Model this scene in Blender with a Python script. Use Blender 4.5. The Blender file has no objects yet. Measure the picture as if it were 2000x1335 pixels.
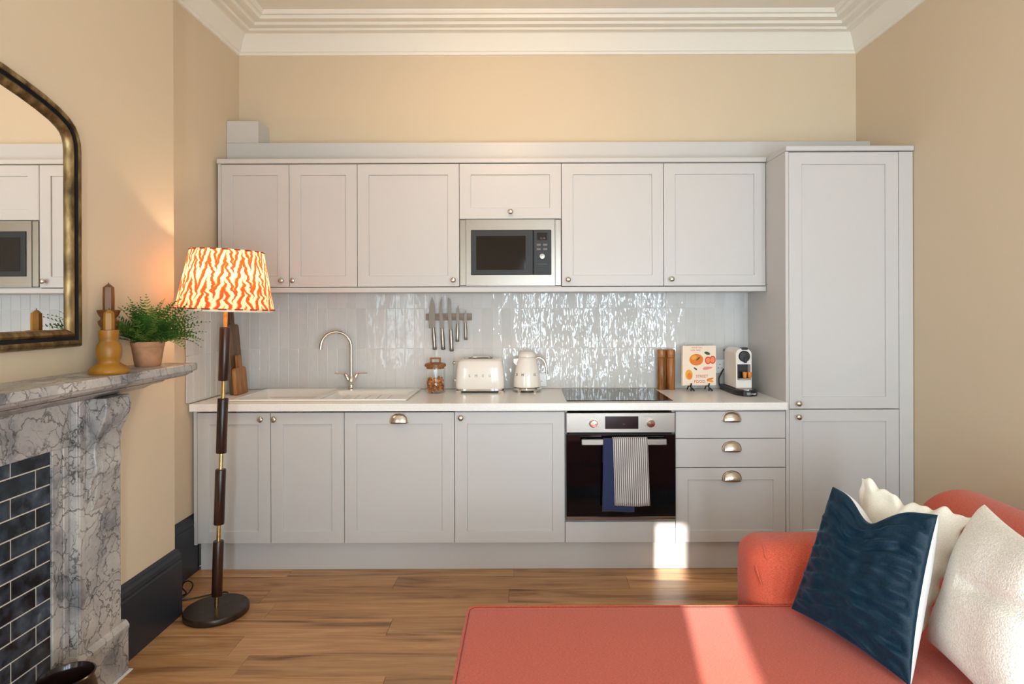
import bpy, bmesh, math, random
from mathutils import Vector, Matrix, noise
random.seed(7)
sc = bpy.context.scene
COL = sc.collection
PI = math.pi

# ---------------------------------------------------------------- camera
F, CX, CY, CZ, ROLL = 1200.0, 1030.0, 604.0, 1.43, 0.0030
def P(x, y, d):
    """photo pixel (2000x1335) at a known distance d from the camera -> world point"""
    y = y + ROLL * (x - CX)
    return Vector(((x - CX) / F * d, d, CZ - (y - CY) / F * d))
cam = bpy.data.cameras.new('camera'); camo = bpy.data.objects.new('camera', cam); COL.objects.link(camo)
camo.location = (0, 0, CZ); camo.rotation_euler = (PI / 2, ROLL, 0)
cam.sensor_width = 36.0; cam.lens = 36.0 * F / 2000.0
cam.shift_x = -(CX - 1000.0) / 2000.0; cam.shift_y = -(667.5 - CY) / 2000.0
cam.clip_start = 0.05; cam.clip_end = 200
sc.camera = camo
sc.view_settings.view_transform = 'Standard'; sc.view_settings.look = 'None'
sc.view_settings.gamma = 1.0; sc.view_settings.use_curve_mapping = False
sc.view_settings.exposure = 0.0

# ---------------------------------------------------------------- sky, sun, daylight, ceiling lamp
w = bpy.data.worlds.new('sky'); sc.world = w; w.use_nodes = True
wb = w.node_tree.nodes['Background']; wb.inputs[0].default_value = (0.62, 0.78, 1.0, 1); wb.inputs[1].default_value = 1.2
def light(name, kind, loc, energy, color, **kw):
    l = bpy.data.lights.new(name, kind); l.energy = energy; l.color = color
    for k, v in kw.items(): setattr(l, k, v)
    o = bpy.data.objects.new(name, l); COL.objects.link(o); o.location = loc
    return o
sun = light('sun', 'SUN', (-1, -8, 5), 17.0, (1.0, 0.95, 0.88), angle=math.radians(0.53))
sun.rotation_euler = Vector((0.14, 1.0, -0.37)).to_track_quat('-Z', 'Y').to_euler()
WIN = [(-0.005, 0.235), (0.86, 1.10), (1.72, 1.96)]      # unseen window behind the camera, narrowed into three strips to shape its tile reflections
for a, b in WIN:
    o = light('window_daylight', 'AREA', ((a + b) / 2, -1.40, 1.12), 46.0, (0.69, 0.87, 1.0), shape='RECTANGLE', size=b - a - 0.02, size_y=1.96)
    o.rotation_euler = (PI / 2, 0, 0); o.rotation_euler = Vector((0, 1, 0)).to_track_quat('-Z', 'Y').to_euler()
o = light('added_side_fill', 'AREA', (-1.80, -0.72, 1.22), 58.0, (0.70, 0.875, 1.0), shape='RECTANGLE', size=1.06, size_y=1.96)   # added fill lamp for the lower and right side of the room, source unseen
o.rotation_euler = Vector((1, 0, 0)).to_track_quat('-Z', 'Z').to_euler()
o = light('ceiling_spot_light', 'SPOT', (-0.16, 2.30, 2.80), 29.0, (1.0, 0.66, 0.37), spot_size=math.radians(108), spot_blend=1.0, shadow_soft_size=0.06)
o.rotation_euler = Vector((0.10, 1.45, -0.50)).to_track_quat('-Z', 'Y').to_euler()

# ---------------------------------------------------------------- helpers
def S(r, g, b):
    f = lambda c: ((c / 255 + 0.055) / 1.055) ** 2.4 if c > 10 else c / 255 / 12.92
    return (f(r), f(g), f(b), 1)

class NT:
    def __init__(s, name):
        s.m = bpy.data.materials.new(name); s.m.use_nodes = True; s.t = s.m.node_tree
        s.b = s.t.nodes['Principled BSDF']; s.out = s.t.nodes['Material Output']
    def n(s, typ, **kw):
        nd = s.t.nodes.new('ShaderNode' + typ)
        for k, v in kw.items():
            if k.startswith('i_'):
                key = k[2:].replace('_', ' ')
                nd.inputs[int(key) if key.isdigit() else key].default_value = v
            else: setattr(nd, k, v)
        return nd
    def l(s, a, b): s.t.links.new(a, b)
    def coords(s, scale=(1, 1, 1), kind='Object', rand=False):
        tc = s.n('TexCoord'); mp = s.n('Mapping'); mp.inputs['Scale'].default_value = scale
        src = tc.outputs[kind]
        if rand:
            oi = s.n('ObjectInfo'); mul = s.n('Math', operation='MULTIPLY'); mul.inputs[1].default_value = 37.0
            s.l(oi.outputs['Random'], mul.inputs[0])
            ad = s.n('VectorMath', operation='ADD'); s.l(src, ad.inputs[0]); s.l(mul.outputs[0], ad.inputs[1]); src = ad.outputs[0]
        s.l(src, mp.inputs[0]); return mp.outputs[0]
    def ramp(s, fac, stops, interp='LINEAR'):
        r = s.n('ValToRGB'); cr = r.color_ramp; cr.interpolation = interp
        while len(cr.elements) < len(stops): cr.elements.new(0.5)
        for e, (p, c) in zip(cr.elements, stops): e.position = p; e.color = c
        s.l(fac, r.inputs[0]); return r.outputs[0]
    def mix(s, fac, a, b, mode='MIX'):
        m = s.n('Mix', data_type='RGBA', blend_type=mode)
        for sock, v in ((m.inputs[0], fac), (m.inputs[6], a), (m.inputs[7], b)):
            if hasattr(v, 'is_linked'): s.l(v, sock)
            else: sock.default_value = v
        return m.outputs[2]
    def bump(s, h, strength=0.2, dist=0.01):
        b = s.n('Bump'); b.inputs['Strength'].default_value = strength; b.inputs['Distance'].default_value = dist
        s.l(h, b.inputs['Height']); s.l(b.outputs[0], s.b.inputs['Normal']); return b

def pm(name, col, rough=0.5, metal=0.0, nscale=0, nstr=0.1, vary=0.0, stretch=(1, 1, 1), coat=0.0, sheen=0.0, ndist=0.005, spec=0.5):
    k = NT(name); b = k.b
    b.inputs['Base Color'].default_value = col; b.inputs['Roughness'].default_value = rough; b.inputs['Metallic'].default_value = metal
    b.inputs['Coat Weight'].default_value = coat; b.inputs['Sheen Weight'].default_value = sheen; b.inputs['Specular IOR Level'].default_value = spec
    if nscale:
        nz = k.n('TexNoise'); nz.inputs['Scale'].default_value = nscale; nz.inputs['Detail'].default_value = 4
        k.l(k.coords(stretch), nz.inputs['Vector']); k.bump(nz.outputs[0], nstr, ndist)
        if vary:
            lo = tuple(c * (1 - vary) for c in col[:3]) + (1,); hi = tuple(min(1, c * (1 + vary)) for c in col[:3]) + (1,)
            k.l(k.ramp(nz.outputs[0], [(0.3, lo), (0.7, hi)]), b.inputs['Base Color'])
    return k.m

M = {}
M['wall'] = pm('wall_paint', S(219, 199, 170), 0.62, nscale=60, nstr=0.04)
M['ceiling'] = pm('ceiling_paint', S(240, 234, 222), 0.7, nscale=50, nstr=0.03)
M['unit'] = pm('cabinet_paint', S(204, 200, 197), 0.38, nscale=90, nstr=0.02)
M['carcass'] = pm('carcass', S(190, 186, 180), 0.5, nscale=60, nstr=0.02)
M['dark'] = pm('dark_gap', S(30, 28, 26), 0.8, nscale=60, nstr=0.02)
M['skirting'] = pm('navy_skirting', S(38, 41, 48), 0.42, nscale=40, nstr=0.05)
M['steel'] = pm('brushed_steel', (0.34, 0.305, 0.265, 1), 0.32, 1.0, nscale=60, nstr=0.05, stretch=(1, 40, 60))
M['chrome'] = pm('polished_chrome', (0.78, 0.75, 0.71, 1), 0.09, 1.0, nscale=20, nstr=0.01)
M['blade'] = pm('knife_steel', (0.17, 0.145, 0.12, 1), 0.36, 1.0, nscale=40, nstr=0.02)
M['letter'] = pm('grey_chrome_letter', (0.30, 0.29, 0.28, 1), 0.25, 0.8, nscale=50, nstr=0.01)
M['nickel'] = pm('satin_nickel', (0.66, 0.60, 0.52, 1), 0.25, 1.0, nscale=200, nstr=0.03)
M['brass'] = pm('aged_brass', (0.62, 0.42, 0.17, 1), 0.28, 1.0, nscale=60, nstr=0.05, vary=0.2)
M['bronze'] = pm('dark_bronze', S(58, 44, 34), 0.33, 0.35, nscale=30, nstr=0.06, vary=0.35)
M['blackglass'] = pm('black_glass', (0.004, 0.004, 0.005, 1), 0.05, nscale=5, nstr=0.002)
M['black'] = pm('black_plastic', S(24, 24, 26), 0.35, nscale=80, nstr=0.03)
M['charcoal'] = pm('charcoal_plastic', S(30, 31, 32), 0.5, nscale=80, nstr=0.03)
M['white'] = pm('white_ceramic', S(246, 243, 236), 0.14, nscale=12, nstr=0.01)
M['plastic'] = pm('white_plastic', S(240, 240, 238), 0.3, nscale=30, nstr=0.01)
M['cream'] = pm('cream_enamel', S(240, 231, 221), 0.16, nscale=10, nstr=0.005, coat=0.3)
M['grout'] = pm('pale_grout', S(232, 230, 226), 0.8, nscale=150, nstr=0.1)
M['greygrout'] = pm('warm_grout', S(206, 196, 180), 0.85, nscale=150, nstr=0.1)
M['display'] = pm('display_glass', S(26, 20, 24), 0.12, nscale=30, nstr=0.004)
M['copper'] = pm('amber_cup', S(226, 140, 66), 0.25, nscale=40, nstr=0.02)
M['subfloor'] = pm('subfloor', S(86, 58, 36), 0.8, nscale=40, nstr=0.05)
M['terracotta'] = pm('weathered_terracotta', S(186, 134, 98), 0.8, nscale=22, nstr=0.2, vary=0.22)
M['soil'] = pm('soil', S(40, 30, 22), 0.95, nscale=90, nstr=0.8)
M['wax'] = pm('beeswax', S(156, 104, 20), 0.42, nscale=12, nstr=0.05, vary=0.22)
M['darkwax'] = pm('dark_beeswax', S(116, 70, 26), 0.42, nscale=12, nstr=0.05, vary=0.22)
M['facade'] = pm('brick_facade', S(170, 150, 130), 0.9, nscale=4, nstr=0.1, vary=0.1)
for k_ in ('wax', 'darkwax'):
    b_ = M[k_].node_tree.nodes['Principled BSDF']; b_.inputs['Subsurface Weight'].default_value = 0.25
    b_.inputs['Subsurface Radius'].default_value = (0.02, 0.01, 0.004)

def wood(name, dark, mid, light_, axis=0, scale=1.0, rough=0.45, rand=True, contrast=1.0):
    k = NT(name); st = [7.0 * scale] * 3; st[axis] = 0.55 * scale
    co = k.coords(tuple(st), rand=rand)
    n1 = k.n('TexNoise'); n1.inputs['Scale'].default_value = 2.2; n1.inputs['Detail'].default_value = 7; n1.inputs['Roughness'].default_value = 0.62; n1.inputs['Distortion'].default_value = 0.9
    k.l(co, n1.inputs['Vector'])
    n2 = k.n('TexNoise'); n2.inputs['Scale'].default_value = 9; n2.inputs['Detail'].default_value = 3; k.l(co, n2.inputs['Vector'])
    c1 = k.ramp(n1.outputs[0], [(0.30, dark), (0.47, mid), (0.70, light_)])
    c2 = k.ramp(n2.outputs[0], [(0.35, (0.72, 0.70, 0.68, 1)), (0.6, (1, 1, 1, 1))])
    c = k.mix(0.55 * contrast, c1, c2, 'MULTIPLY')
    oi = k.n('ObjectInfo'); tint = k.ramp(oi.outputs['Random'], [(0.0, (0.80, 0.79, 0.78, 1)), (1.0, (1.08, 1.07, 1.05, 1))])
    k.l(k.mix(1.0, c, tint, 'MULTIPLY'), k.b.inputs['Base Color'])
    k.b.inputs['Roughness'].default_value = rough; k.bump(n2.outputs[0], 0.12, 0.004)
    return k.m
M['plank'] = wood('oak_vinyl_plank', S(112, 72, 42), S(186, 136, 88), S(216, 168, 118), axis=0, rough=0.36)
M['board_dark'] = wood('dark_board_wood', S(52, 34, 20), S(96, 66, 38), S(132, 94, 54), axis=2, scale=2, rand=False)
M['board_amber'] = wood('amber_board_wood', S(110, 66, 28), S(170, 114, 56), S(200, 146, 82), axis=2, scale=2, rand=False)
M['acacia'] = wood('acacia_wood', S(92, 50, 22), S(168, 104, 50), S(204, 144, 84), axis=2, scale=3, rough=0.35)
M['lidwood'] = wood('lid_wood', S(104, 58, 26), S(160, 98, 46), S(190, 128, 70), axis=0, scale=3, rough=0.35)
M['rackwood'] = wood('rack_wood', S(110, 92, 76), S(138, 118, 98), S(160, 140, 118), axis=0, scale=3)
M['sleeve'] = wood('rosewood', S(26, 14, 10), S(54, 30, 22), S(86, 50, 36), axis=2, scale=2, rough=0.3)

def marble():
    k = NT('veined_marble'); tc = k.n('TexCoord')
    wn = k.n('TexNoise'); wn.inputs['Scale'].default_value = 3.6; wn.inputs['Detail'].default_value = 6; wn.inputs['Roughness'].default_value = 0.55; k.l(tc.outputs['Object'], wn.inputs['Vector'])
    sub = k.n('VectorMath', operation='SUBTRACT'); k.l(wn.outputs['Color'], sub.inputs[0]); sub.inputs[1].default_value = (0.5, 0.5, 0.5)
    scl = k.n('VectorMath', operation='SCALE'); k.l(sub.outputs[0], scl.inputs[0]); scl.inputs['Scale'].default_value = 0.34
    add = k.n('VectorMath', operation='ADD'); k.l(tc.outputs['Object'], add.inputs[0]); k.l(scl.outputs[0], add.inputs[1])
    def veins(scale, wdt, rnd, st=(1, 1, 0.6)):
        mp = k.n('Mapping'); mp.inputs['Scale'].default_value = st; mp.inputs['Rotation'].default_value = (0.5, 0.2, 0.1); k.l(add.outputs[0], mp.inputs[0])
        v = k.n('TexVoronoi', feature='DISTANCE_TO_EDGE'); v.inputs['Scale'].default_value = scale; v.inputs['Randomness'].default_value = rnd; k.l(mp.outputs[0], v.inputs['Vector'])
        return k.ramp(v.outputs['Distance'], [(0.0, (0, 0, 0, 1)), (wdt * 0.35, (0.25, 0.25, 0.25, 1)), (wdt, (1, 1, 1, 1))])
    nb = k.n('TexNoise'); nb.inputs['Scale'].default_value = 6; nb.inputs['Detail'].default_value = 6; k.l(add.outputs[0], nb.inputs['Vector'])
    base = k.ramp(nb.outputs[0], [(0.30, S(108, 108, 112)), (0.46, S(172, 166, 162)), (0.7, S(204, 196, 187))])
    nm = k.n('TexNoise'); nm.inputs['Scale'].default_value = 7; nm.inputs['Detail'].default_value = 3; k.l(tc.outputs['Object'], nm.inputs['Vector'])
    mask = k.ramp(nm.outputs[0], [(0.42, (0, 0, 0, 1)), (0.52, (1, 1, 1, 1))])
    v1 = veins(8.0, 0.020, 1.0); v2 = veins(24.0, 0.050, 1.0, (1, 0.8, 0.5))
    v2m = k.mix(mask, (1, 1, 1, 1), v2)
    c = k.mix(1.0, base, k.mix(1.0, k.mix(0.72, (1, 1, 1, 1), v1), k.mix(0.7, (1, 1, 1, 1), v2m), 'MULTIPLY'), 'MULTIPLY')
    n3 = k.n('TexNoise'); n3.inputs['Scale'].default_value = 70; n3.inputs['Detail'].default_value = 3; k.l(add.outputs[0], n3.inputs['Vector'])
    sp = k.ramp(n3.outputs[0], [(0.30, (0.35, 0.33, 0.34, 1)), (0.40, (1, 1, 1, 1))])
    k.l(k.mix(0.45, c, sp, 'MULTIPLY'), k.b.inputs['Base Color']); k.b.inputs['Roughness'].default_value = 0.32
    k.bump(n3.outputs[0], 0.05, 0.003)
    return k.m
M['marble'] = marble()

def glazed(name, c0, c1, rough, wob, dark=False):
    k = NT(name); co = k.coords((1, 1, 1) if dark else (1.15, 1.15, 0.6), rand=True)
    n1 = k.n('TexNoise'); n1.inputs['Scale'].default_value = 17; n1.inputs['Detail'].default_value = 2; k.l(co, n1.inputs['Vector'])
    oi = k.n('ObjectInfo')
    if dark:
        n2 = k.n('TexNoise'); n2.inputs['Scale'].default_value = 16; n2.inputs['Detail'].default_value = 6; k.l(co, n2.inputs['Vector'])
        a = k.ramp(n2.outputs[0], [(0.38, c0), (0.62, c1), (0.8, S(120, 126, 130))])
        t = k.ramp(oi.outputs['Random'], [(0, (0.55, 0.55, 0.55, 1)), (1, (1.15, 1.15, 1.15, 1))])
        k.l(k.mix(1.0, a, t, 'MULTIPLY'), k.b.inputs['Base Color'])
    else:
        k.l(k.ramp(oi.outputs['Random'], [(0, c0), (1, c1)]), k.b.inputs['Base Color'])
    k.b.inputs['Roughness'].default_value = rough; k.b.inputs['Specular IOR Level'].default_value = 0.30; k.bump(n1.outputs[0], wob, 0.02)
    return k.m
M['tile'] = glazed('pearl_glazed_tile', S(205, 203, 200), S(214, 212, 209), 0.04, 0.17)
M['hearthtile'] = glazed('blue_black_glazed_tile', S(22, 26, 33), S(64, 74, 86), 0.16, 0.06, True)

def worktop_mat():
    k = NT('quartz_worktop'); n1 = k.n('TexNoise'); n1.inputs['Scale'].default_value = 260; n1.inputs['Detail'].default_value = 2; k.l(k.coords(), n1.inputs['Vector'])
    k.l(k.ramp(n1.outputs[0], [(0.32, S(222, 216, 208)), (0.42, S(246, 242, 236)), (0.75, S(250, 247, 242))]), k.b.inputs['Base Color'])
    k.b.inputs['Roughness'].default_value = 0.27; return k.m
M['worktop'] = worktop_mat()

def fabric(name, c0, c1, scale=420, bump=0.35, rough=0.9, sheen=0.2, st=(1, 1, 1)):
    k = NT(name); co = k.coords(st)
    n1 = k.n('TexNoise'); n1.inputs['Scale'].default_value = scale; n1.inputs['Detail'].default_value = 3; k.l(co, n1.inputs['Vector'])
    k.l(k.ramp(n1.outputs[0], [(0.35, c0), (0.65, c1)]), k.b.inputs['Base Color'])
    k.b.inputs['Roughness'].default_value = rough; k.b.inputs['Sheen Weight'].default_value = sheen; k.b.inputs['Specular IOR Level'].default_value = 0.2
    k.bump(n1.outputs[0], bump, 0.004); return k.m
M['sofa'] = fabric('coral_weave', S(182, 74, 52), S(208, 96, 70), 520, 0.22, st=(0.3, 1, 1))
M['boucle'] = fabric('cream_boucle', S(226, 216, 200), S(248, 243, 234), 240, 0.9)
M['linen'] = fabric('cream_linen', S(228, 216, 196), S(244, 236, 222), 500, 0.25)
M['backing'] = fabric('pale_linen_backing', S(214, 210, 206), S(232, 229, 226), 500, 0.2)
M['velvet'] = fabric('teal_velvet', S(8, 30, 42), S(14, 45, 60), 300, 0.12, rough=0.45, sheen=0.65)
b_ = M['velvet'].node_tree.nodes['Principled BSDF']; b_.inputs['Sheen Tint'].default_value = S(70, 140, 190); b_.inputs['Sheen Roughness'].default_value = 0.35
M['navy'] = fabric('navy_cotton', S(40, 46, 78), S(52, 60, 96), 600, 0.2)

def stripes():
    k = NT('ticking_stripe'); tc = k.n('TexCoord'); sx = k.n('SeparateXYZ'); k.l(tc.outputs['UV'], sx.inputs[0])
    m = k.n('Math', operation='MULTIPLY'); m.inputs[1].default_value = 17.0; k.l(sx.outputs[0], m.inputs[0])
    f = k.n('Math', operation='FRACT'); k.l(m.outputs[0], f.inputs[0])
    k.l(k.ramp(f.outputs[0], [(0.0, S(232, 222, 212)), (0.22, S(84, 78, 86)), (0.48, S(196, 186, 180)), (0.58, S(84, 78, 86)), (0.86, S(232, 222, 212))], 'CONSTANT'), k.b.inputs['Base Color'])
    k.b.inputs['Roughness'].default_value = 0.9; return k.m
M['stripe'] = stripes()

def ikat():
    k = NT('ikat_shade'); tc = k.n('TexCoord'); sx = k.n('SeparateXYZ'); k.l(tc.outputs['UV'], sx.inputs[0])
    nz = k.n('TexNoise'); nz.inputs['Scale'].default_value = 11; nz.inputs['Detail'].default_value = 1.5; k.l(tc.outputs['UV'], nz.inputs['Vector'])
    def math2(op, a, b):
        m = k.n('Math', operation=op)
        for i, v in enumerate((a, b)):
            if v is None: continue
            if hasattr(v, 'is_linked'): k.l(v, m.inputs[i])
            else: m.inputs[i].default_value = v
        return m.outputs[0]
    u = math2('ADD', math2('MULTIPLY', sx.outputs[0], 15.0), math2('MULTIPLY', nz.outputs[0], 0.5))
    wn = k.n('TexWhiteNoise', noise_dimensions='1D'); k.l(math2('FLOOR', math2('MULTIPLY', u, 2.0), None), wn.inputs['W'])
    zig = math2('ABSOLUTE', math2('SUBTRACT', math2('FRACT', u, None), 0.5), None)            # 0..0.5
    v = math2('MULTIPLY', sx.outputs[1], 2.2)
    jit = math2('ADD', math2('MULTIPLY', nz.outputs[0], 0.35), math2('MULTIPLY', wn.outputs[0], 0.30))
    ph = math2('ADD', math2('ADD', v, math2('MULTIPLY', zig, 2.6)), jit)
    fr = math2('FRACT', ph, None)
    col = k.ramp(fr, [(0.0, S(206, 78, 40)), (0.32, S(214, 92, 50)), (0.44, S(236, 180, 130)), (0.54, S(252, 238, 206)), (0.86, S(252, 238, 206)), (0.97, S(214, 96, 54))])
    k.l(col, k.b.inputs['Base Color']); k.b.inputs['Roughness'].default_value = 0.9
    tr = k.n('BsdfTranslucent'); k.l(col, tr.inputs[0])
    mx = k.n('MixShader'); mx.inputs[0].default_value = 0.6
    k.l(k.b.outputs[0], mx.inputs[1]); k.l(tr.outputs[0], mx.inputs[2]); k.l(mx.outputs[0], k.out.inputs[0])
    return k.m
M['ikat'] = ikat()
M['trimred'] = pm('shade_binding', S(168, 60, 30), 0.9, nscale=200, nstr=0.2)
M['lining'] = pm('shade_lining', S(250, 236, 206), 0.9, nscale=200, nstr=0.1)

def gold():
    k = NT('antique_gilt'); n1 = k.n('TexNoise'); n1.inputs['Scale'].default_value = 30; n1.inputs['Detail'].default_value = 5; k.l(k.coords((1, 1, 0.4)), n1.inputs['Vector'])
    k.l(k.ramp(n1.outputs[0], [(0.3, S(66, 50, 28)), (0.5, S(122, 98, 60)), (0.7, S(166, 142, 98))]), k.b.inputs['Base Color'])
    k.b.inputs['Roughness'].default_value = 0.38; k.b.inputs['Metallic'].default_value = 0.7; k.bump(n1.outputs[0], 0.1, 0.004); return k.m
M['gilt'] = gold()
M['mirror'] = pm('mirror_silver', (0.93, 0.93, 0.92, 1), 0.012, 1.0, nscale=2, nstr=0.0005)
def glassmat(name, tint, gloss):
    k = NT(name); k.t.nodes.remove(k.b); tr = k.n('BsdfTransparent'); tr.inputs[0].default_value = tint
    gl = k.n('BsdfGlossy'); gl.inputs['Roughness'].default_value = 0.03
    lw = k.n('LayerWeight'); lw.inputs[0].default_value = 0.5; pw_ = k.n('Math', operation='POWER'); pw_.inputs[1].default_value = 3.5; k.l(lw.outputs['Facing'], pw_.inputs[0])
    ma = k.n('Math', operation='MULTIPLY_ADD'); ma.inputs[1].default_value = 0.5; ma.inputs[2].default_value = 0.05; k.l(pw_.outputs[0], ma.inputs[0]); mm = k.n('Math', operation='MULTIPLY'); mm.inputs[1].default_value = gloss; k.l(ma.outputs[0], mm.inputs[0])
    mx = k.n('MixShader'); k.l(mm.outputs[0], mx.inputs[0]); k.l(tr.outputs[0], mx.inputs[1]); k.l(gl.outputs[0], mx.inputs[2]); k.l(mx.outputs[0], k.out.inputs[0])
    return k.m
M['glass'] = glassmat('clear_glass', (0.96, 0.97, 0.96, 1), 1.0)
M['leaf'] = None
def leafmat():
    k = NT('fern_leaf'); oi = k.n('ObjectInfo')
    c = k.ramp(oi.outputs['Random'], [(0, S(44, 86, 30)), (0.6, S(84, 126, 50)), (1, S(136, 160, 70))])
    k.l(c, k.b.inputs['Base Color']); k.b.inputs['Roughness'].default_value = 0.5
    tr = k.n('BsdfTranslucent'); k.l(c, tr.inputs[0]); mx = k.n('MixShader'); mx.inputs[0].default_value = 0.3
    k.l(k.b.outputs[0], mx.inputs[1]); k.l(tr.outputs[0], mx.inputs[2]); k.l(mx.outputs[0], k.out.inputs[0]); return k.m
M['leaf'] = leafmat()
for nm, c in dict(bookcover=(248, 226, 204), orange=(232, 126, 38), tomato=(214, 70, 44), mango=(240, 166, 52), leafgreen=(52, 92, 66), pink=(236, 142, 130), lettering=(206, 70, 44), greyprint=(120, 112, 108), snack1=(206, 124, 56), snack2=(150, 74, 36), paper=(244, 240, 230), flesh=(244, 140, 90)).items():
    M[nm] = pm('print_' + nm if 'snack' not in nm else nm, S(*c), 0.6, nscale=120, nstr=0.05)

# ---------- mesh building
class B:
    """collects geometry in world coordinates"""
    def __init__(s): s.bm = bmesh.new()
    def box(s, x0, x1, y0, y1, z0, z1, bev=0.0, seg=1, mat=None):
        r = bmesh.ops.create_cube(s.bm, size=1.0); vs = r['verts']
        for v in vs:
            v.co = Vector(((x0 + x1) / 2 + v.co.x * (x1 - x0), (y0 + y1) / 2 + v.co.y * (y1 - y0), (z0 + z1) / 2 + v.co.z * (z1 - z0)))
        if bev:
            es = list({e for v in vs for e in v.link_edges}); rr = bmesh.ops.bevel(s.bm, geom=es, offset=bev, segments=seg, profile=0.5, affect='EDGES')
            vs = list({v for f in rr['faces'] for v in f.verts} | {v for v in vs if v.is_valid})
        if mat is not None:
            for v in vs: v.co = mat @ v.co
        return s
    def grid(s, rows, closed_u=False, closed_v=False, uv=None):
        """rows: list of lists of points"""
        vv = [[s.bm.verts.new(p) for p in r] for r in rows]; nr, nc = len(vv), len(vv[0])
        ul = s.bm.loops.layers.uv.verify() if uv else None
        for i in range(nr - (0 if closed_v else 1)):
            for j in range(nc - (0 if closed_u else 1)):
                q = [(i, j), (i, (j + 1) % nc), ((i + 1) % nr, (j + 1) % nc), ((i + 1) % nr, j)]
                try: f = s.bm.faces.new([vv[a][b] for a, b in q])
                except ValueError: continue
                if uv:
                    qq = [(i, j), (i, j + 1), (i + 1, j + 1), (i + 1, j)]
                    for lp, (a, b) in zip(f.loops, qq): lp[ul].uv = (b / (nc - (0 if closed_u else 1)), a / (nr - 1))
        return vv
    def cap(s, vs):
        try: s.bm.faces.new(vs)
        except ValueError: pass
    def lathe(s, prof, c, seg=32, mat=None, axis='z', caps=True):
        rows = []
        for r, h in prof:
            row = []
            for i in range(seg):
                a = 2 * PI * i / seg; p = Vector((r * math.cos(a), r * math.sin(a), h))
                if axis == 'y': p = Vector((p.x, -p.z, p.y))     # out of a front that faces the camera
                elif axis == 'x': p = Vector((p.z, p.x, p.y))
                if mat is not None: p = mat @ p
                row.append(Vector(c) + p)
            rows.append(row)
        vv = s.grid(rows, closed_u=True)
        if caps: s.cap(vv[0][::-1]); s.cap(vv[-1])
        return s
    def tube(s, pts, rad, seg=10, caps=True):
        pts = [Vector(p) for p in pts]; n = len(pts); rads = rad if isinstance(rad, (list, tuple)) else [rad] * n
        t0 = (pts[1] - pts[0]).normalized(); up = Vector((0, 0, 1)) if abs(t0.z) < 0.9 else Vector((1, 0, 0))
        u = t0.cross(up).normalized(); rows = []
        for i, p in enumerate(pts):
            t = (pts[min(i + 1, n - 1)] - pts[max(i - 1, 0)]).normalized()
            u = (u - t * u.dot(t)).normalized(); v = t.cross(u)
            rows.append([p + (u * math.cos(2 * PI * k / seg) + v * math.sin(2 * PI * k / seg)) * rads[i] for k in range(seg)])
        vv = s.grid(rows, closed_u=True)
        if caps: s.cap(vv[0][::-1]); s.cap(vv[-1])
        return s
    def prism(s, poly, fn, a, b):
        """poly of 2-D points, fn(u, v, w) -> world; extruded from w=a to w=b"""
        A = [s.bm.verts.new(fn(u, v, a)) for u, v in poly]; Bv = [s.bm.verts.new(fn(u, v, b)) for u, v in poly]; n = len(poly)
        s.cap(A[::-1]); s.cap(Bv)
        for i in range(n): s.cap([A[i], A[(i + 1) % n], Bv[(i + 1) % n], Bv[i]])
        return s
    def cells(s, us, vs, hole, fn, w0, w1):
        """slab on a rectangular grid with open cells; hole(i, j) -> True where open"""
        nu, nv = len(us) - 1, len(vs) - 1; cache = {}
        def V(i, j, w):
            if (i, j, w) not in cache: cache[(i, j, w)] = s.bm.verts.new(fn(us[i], vs[j], w))
            return cache[(i, j, w)]
        solid = lambda i, j: 0 <= i < nu and 0 <= j < nv and not hole(i, j)
        for i in range(nu):
            for j in range(nv):
                if not solid(i, j): continue
                s.cap([V(i, j, w1), V(i + 1, j, w1), V(i + 1, j + 1, w1), V(i, j + 1, w1)]); s.cap([V(i, j, w0), V(i, j + 1, w0), V(i + 1, j + 1, w0), V(i + 1, j, w0)])
                for di, dj, e in ((-1, 0, ((i, j), (i, j + 1))), (1, 0, ((i + 1, j), (i + 1, j + 1))), (0, -1, ((i, j), (i + 1, j))), (0, 1, ((i, j + 1), (i + 1, j + 1)))):
                    if not solid(i + di, j + dj): s.cap([V(*e[0], w0), V(*e[1], w0), V(*e[1], w1), V(*e[0], w1)])
        return s

ROOTLOC = {}
def obj(name, b, mat, parent=None, smooth=None, normals=True, loc=None):
    bm = b.bm
    if normals: bmesh.ops.recalc_face_normals(bm, faces=bm.faces)
    me = bpy.data.meshes.new(name)
    if parent is not None: off = ROOTLOC[parent.name]
    elif loc is not None: off = Vector(loc)
    else:
        xs = [v.co for v in bm.verts]; mn = Vector((min(c[i] for c in xs) for i in range(3))); mx = Vector((max(c[i] for c in xs) for i in range(3)))
        off = Vector(((mn.x + mx.x) / 2, (mn.y + mx.y) / 2, mn.z))
    for v in bm.verts: v.co -= off
    bm.to_mesh(me); bm.free()
    o = bpy.data.objects.new(name, me); COL.objects.link(o)
    if mat: me.materials.append(mat if not isinstance(mat, str) else M[mat])
    if smooth:
        for p in me.polygons: p.use_smooth = True
        try: me.set_sharp_from_angle(angle=math.radians(smooth))
        except Exception: pass
    if parent is not None: o.parent = parent
    else: o.location = off
    ROOTLOC[o.name] = off.copy()
    return o
def inst(src, name, parent, world):
    """copy that shares mesh data"""
    o = src.copy(); o.name = name; COL.objects.link(o); o.parent = parent
    o.location = Vector(world) - (ROOTLOC[parent.name] if parent else Vector()); return o
def thing(name, loc, label, cat, group=None):
    o = bpy.data.objects.new(name, None); COL.objects.link(o); o.location = loc; o.empty_display_size = 0.05
    ROOTLOC[o.name] = Vector(loc); return tag(o, label, cat, group)
def tag(o, label, cat, group=None, kind=None):
    o['label'] = label; o['category'] = cat
    if group: o['group'] = group
    if kind: o['kind'] = kind
    return o
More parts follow.
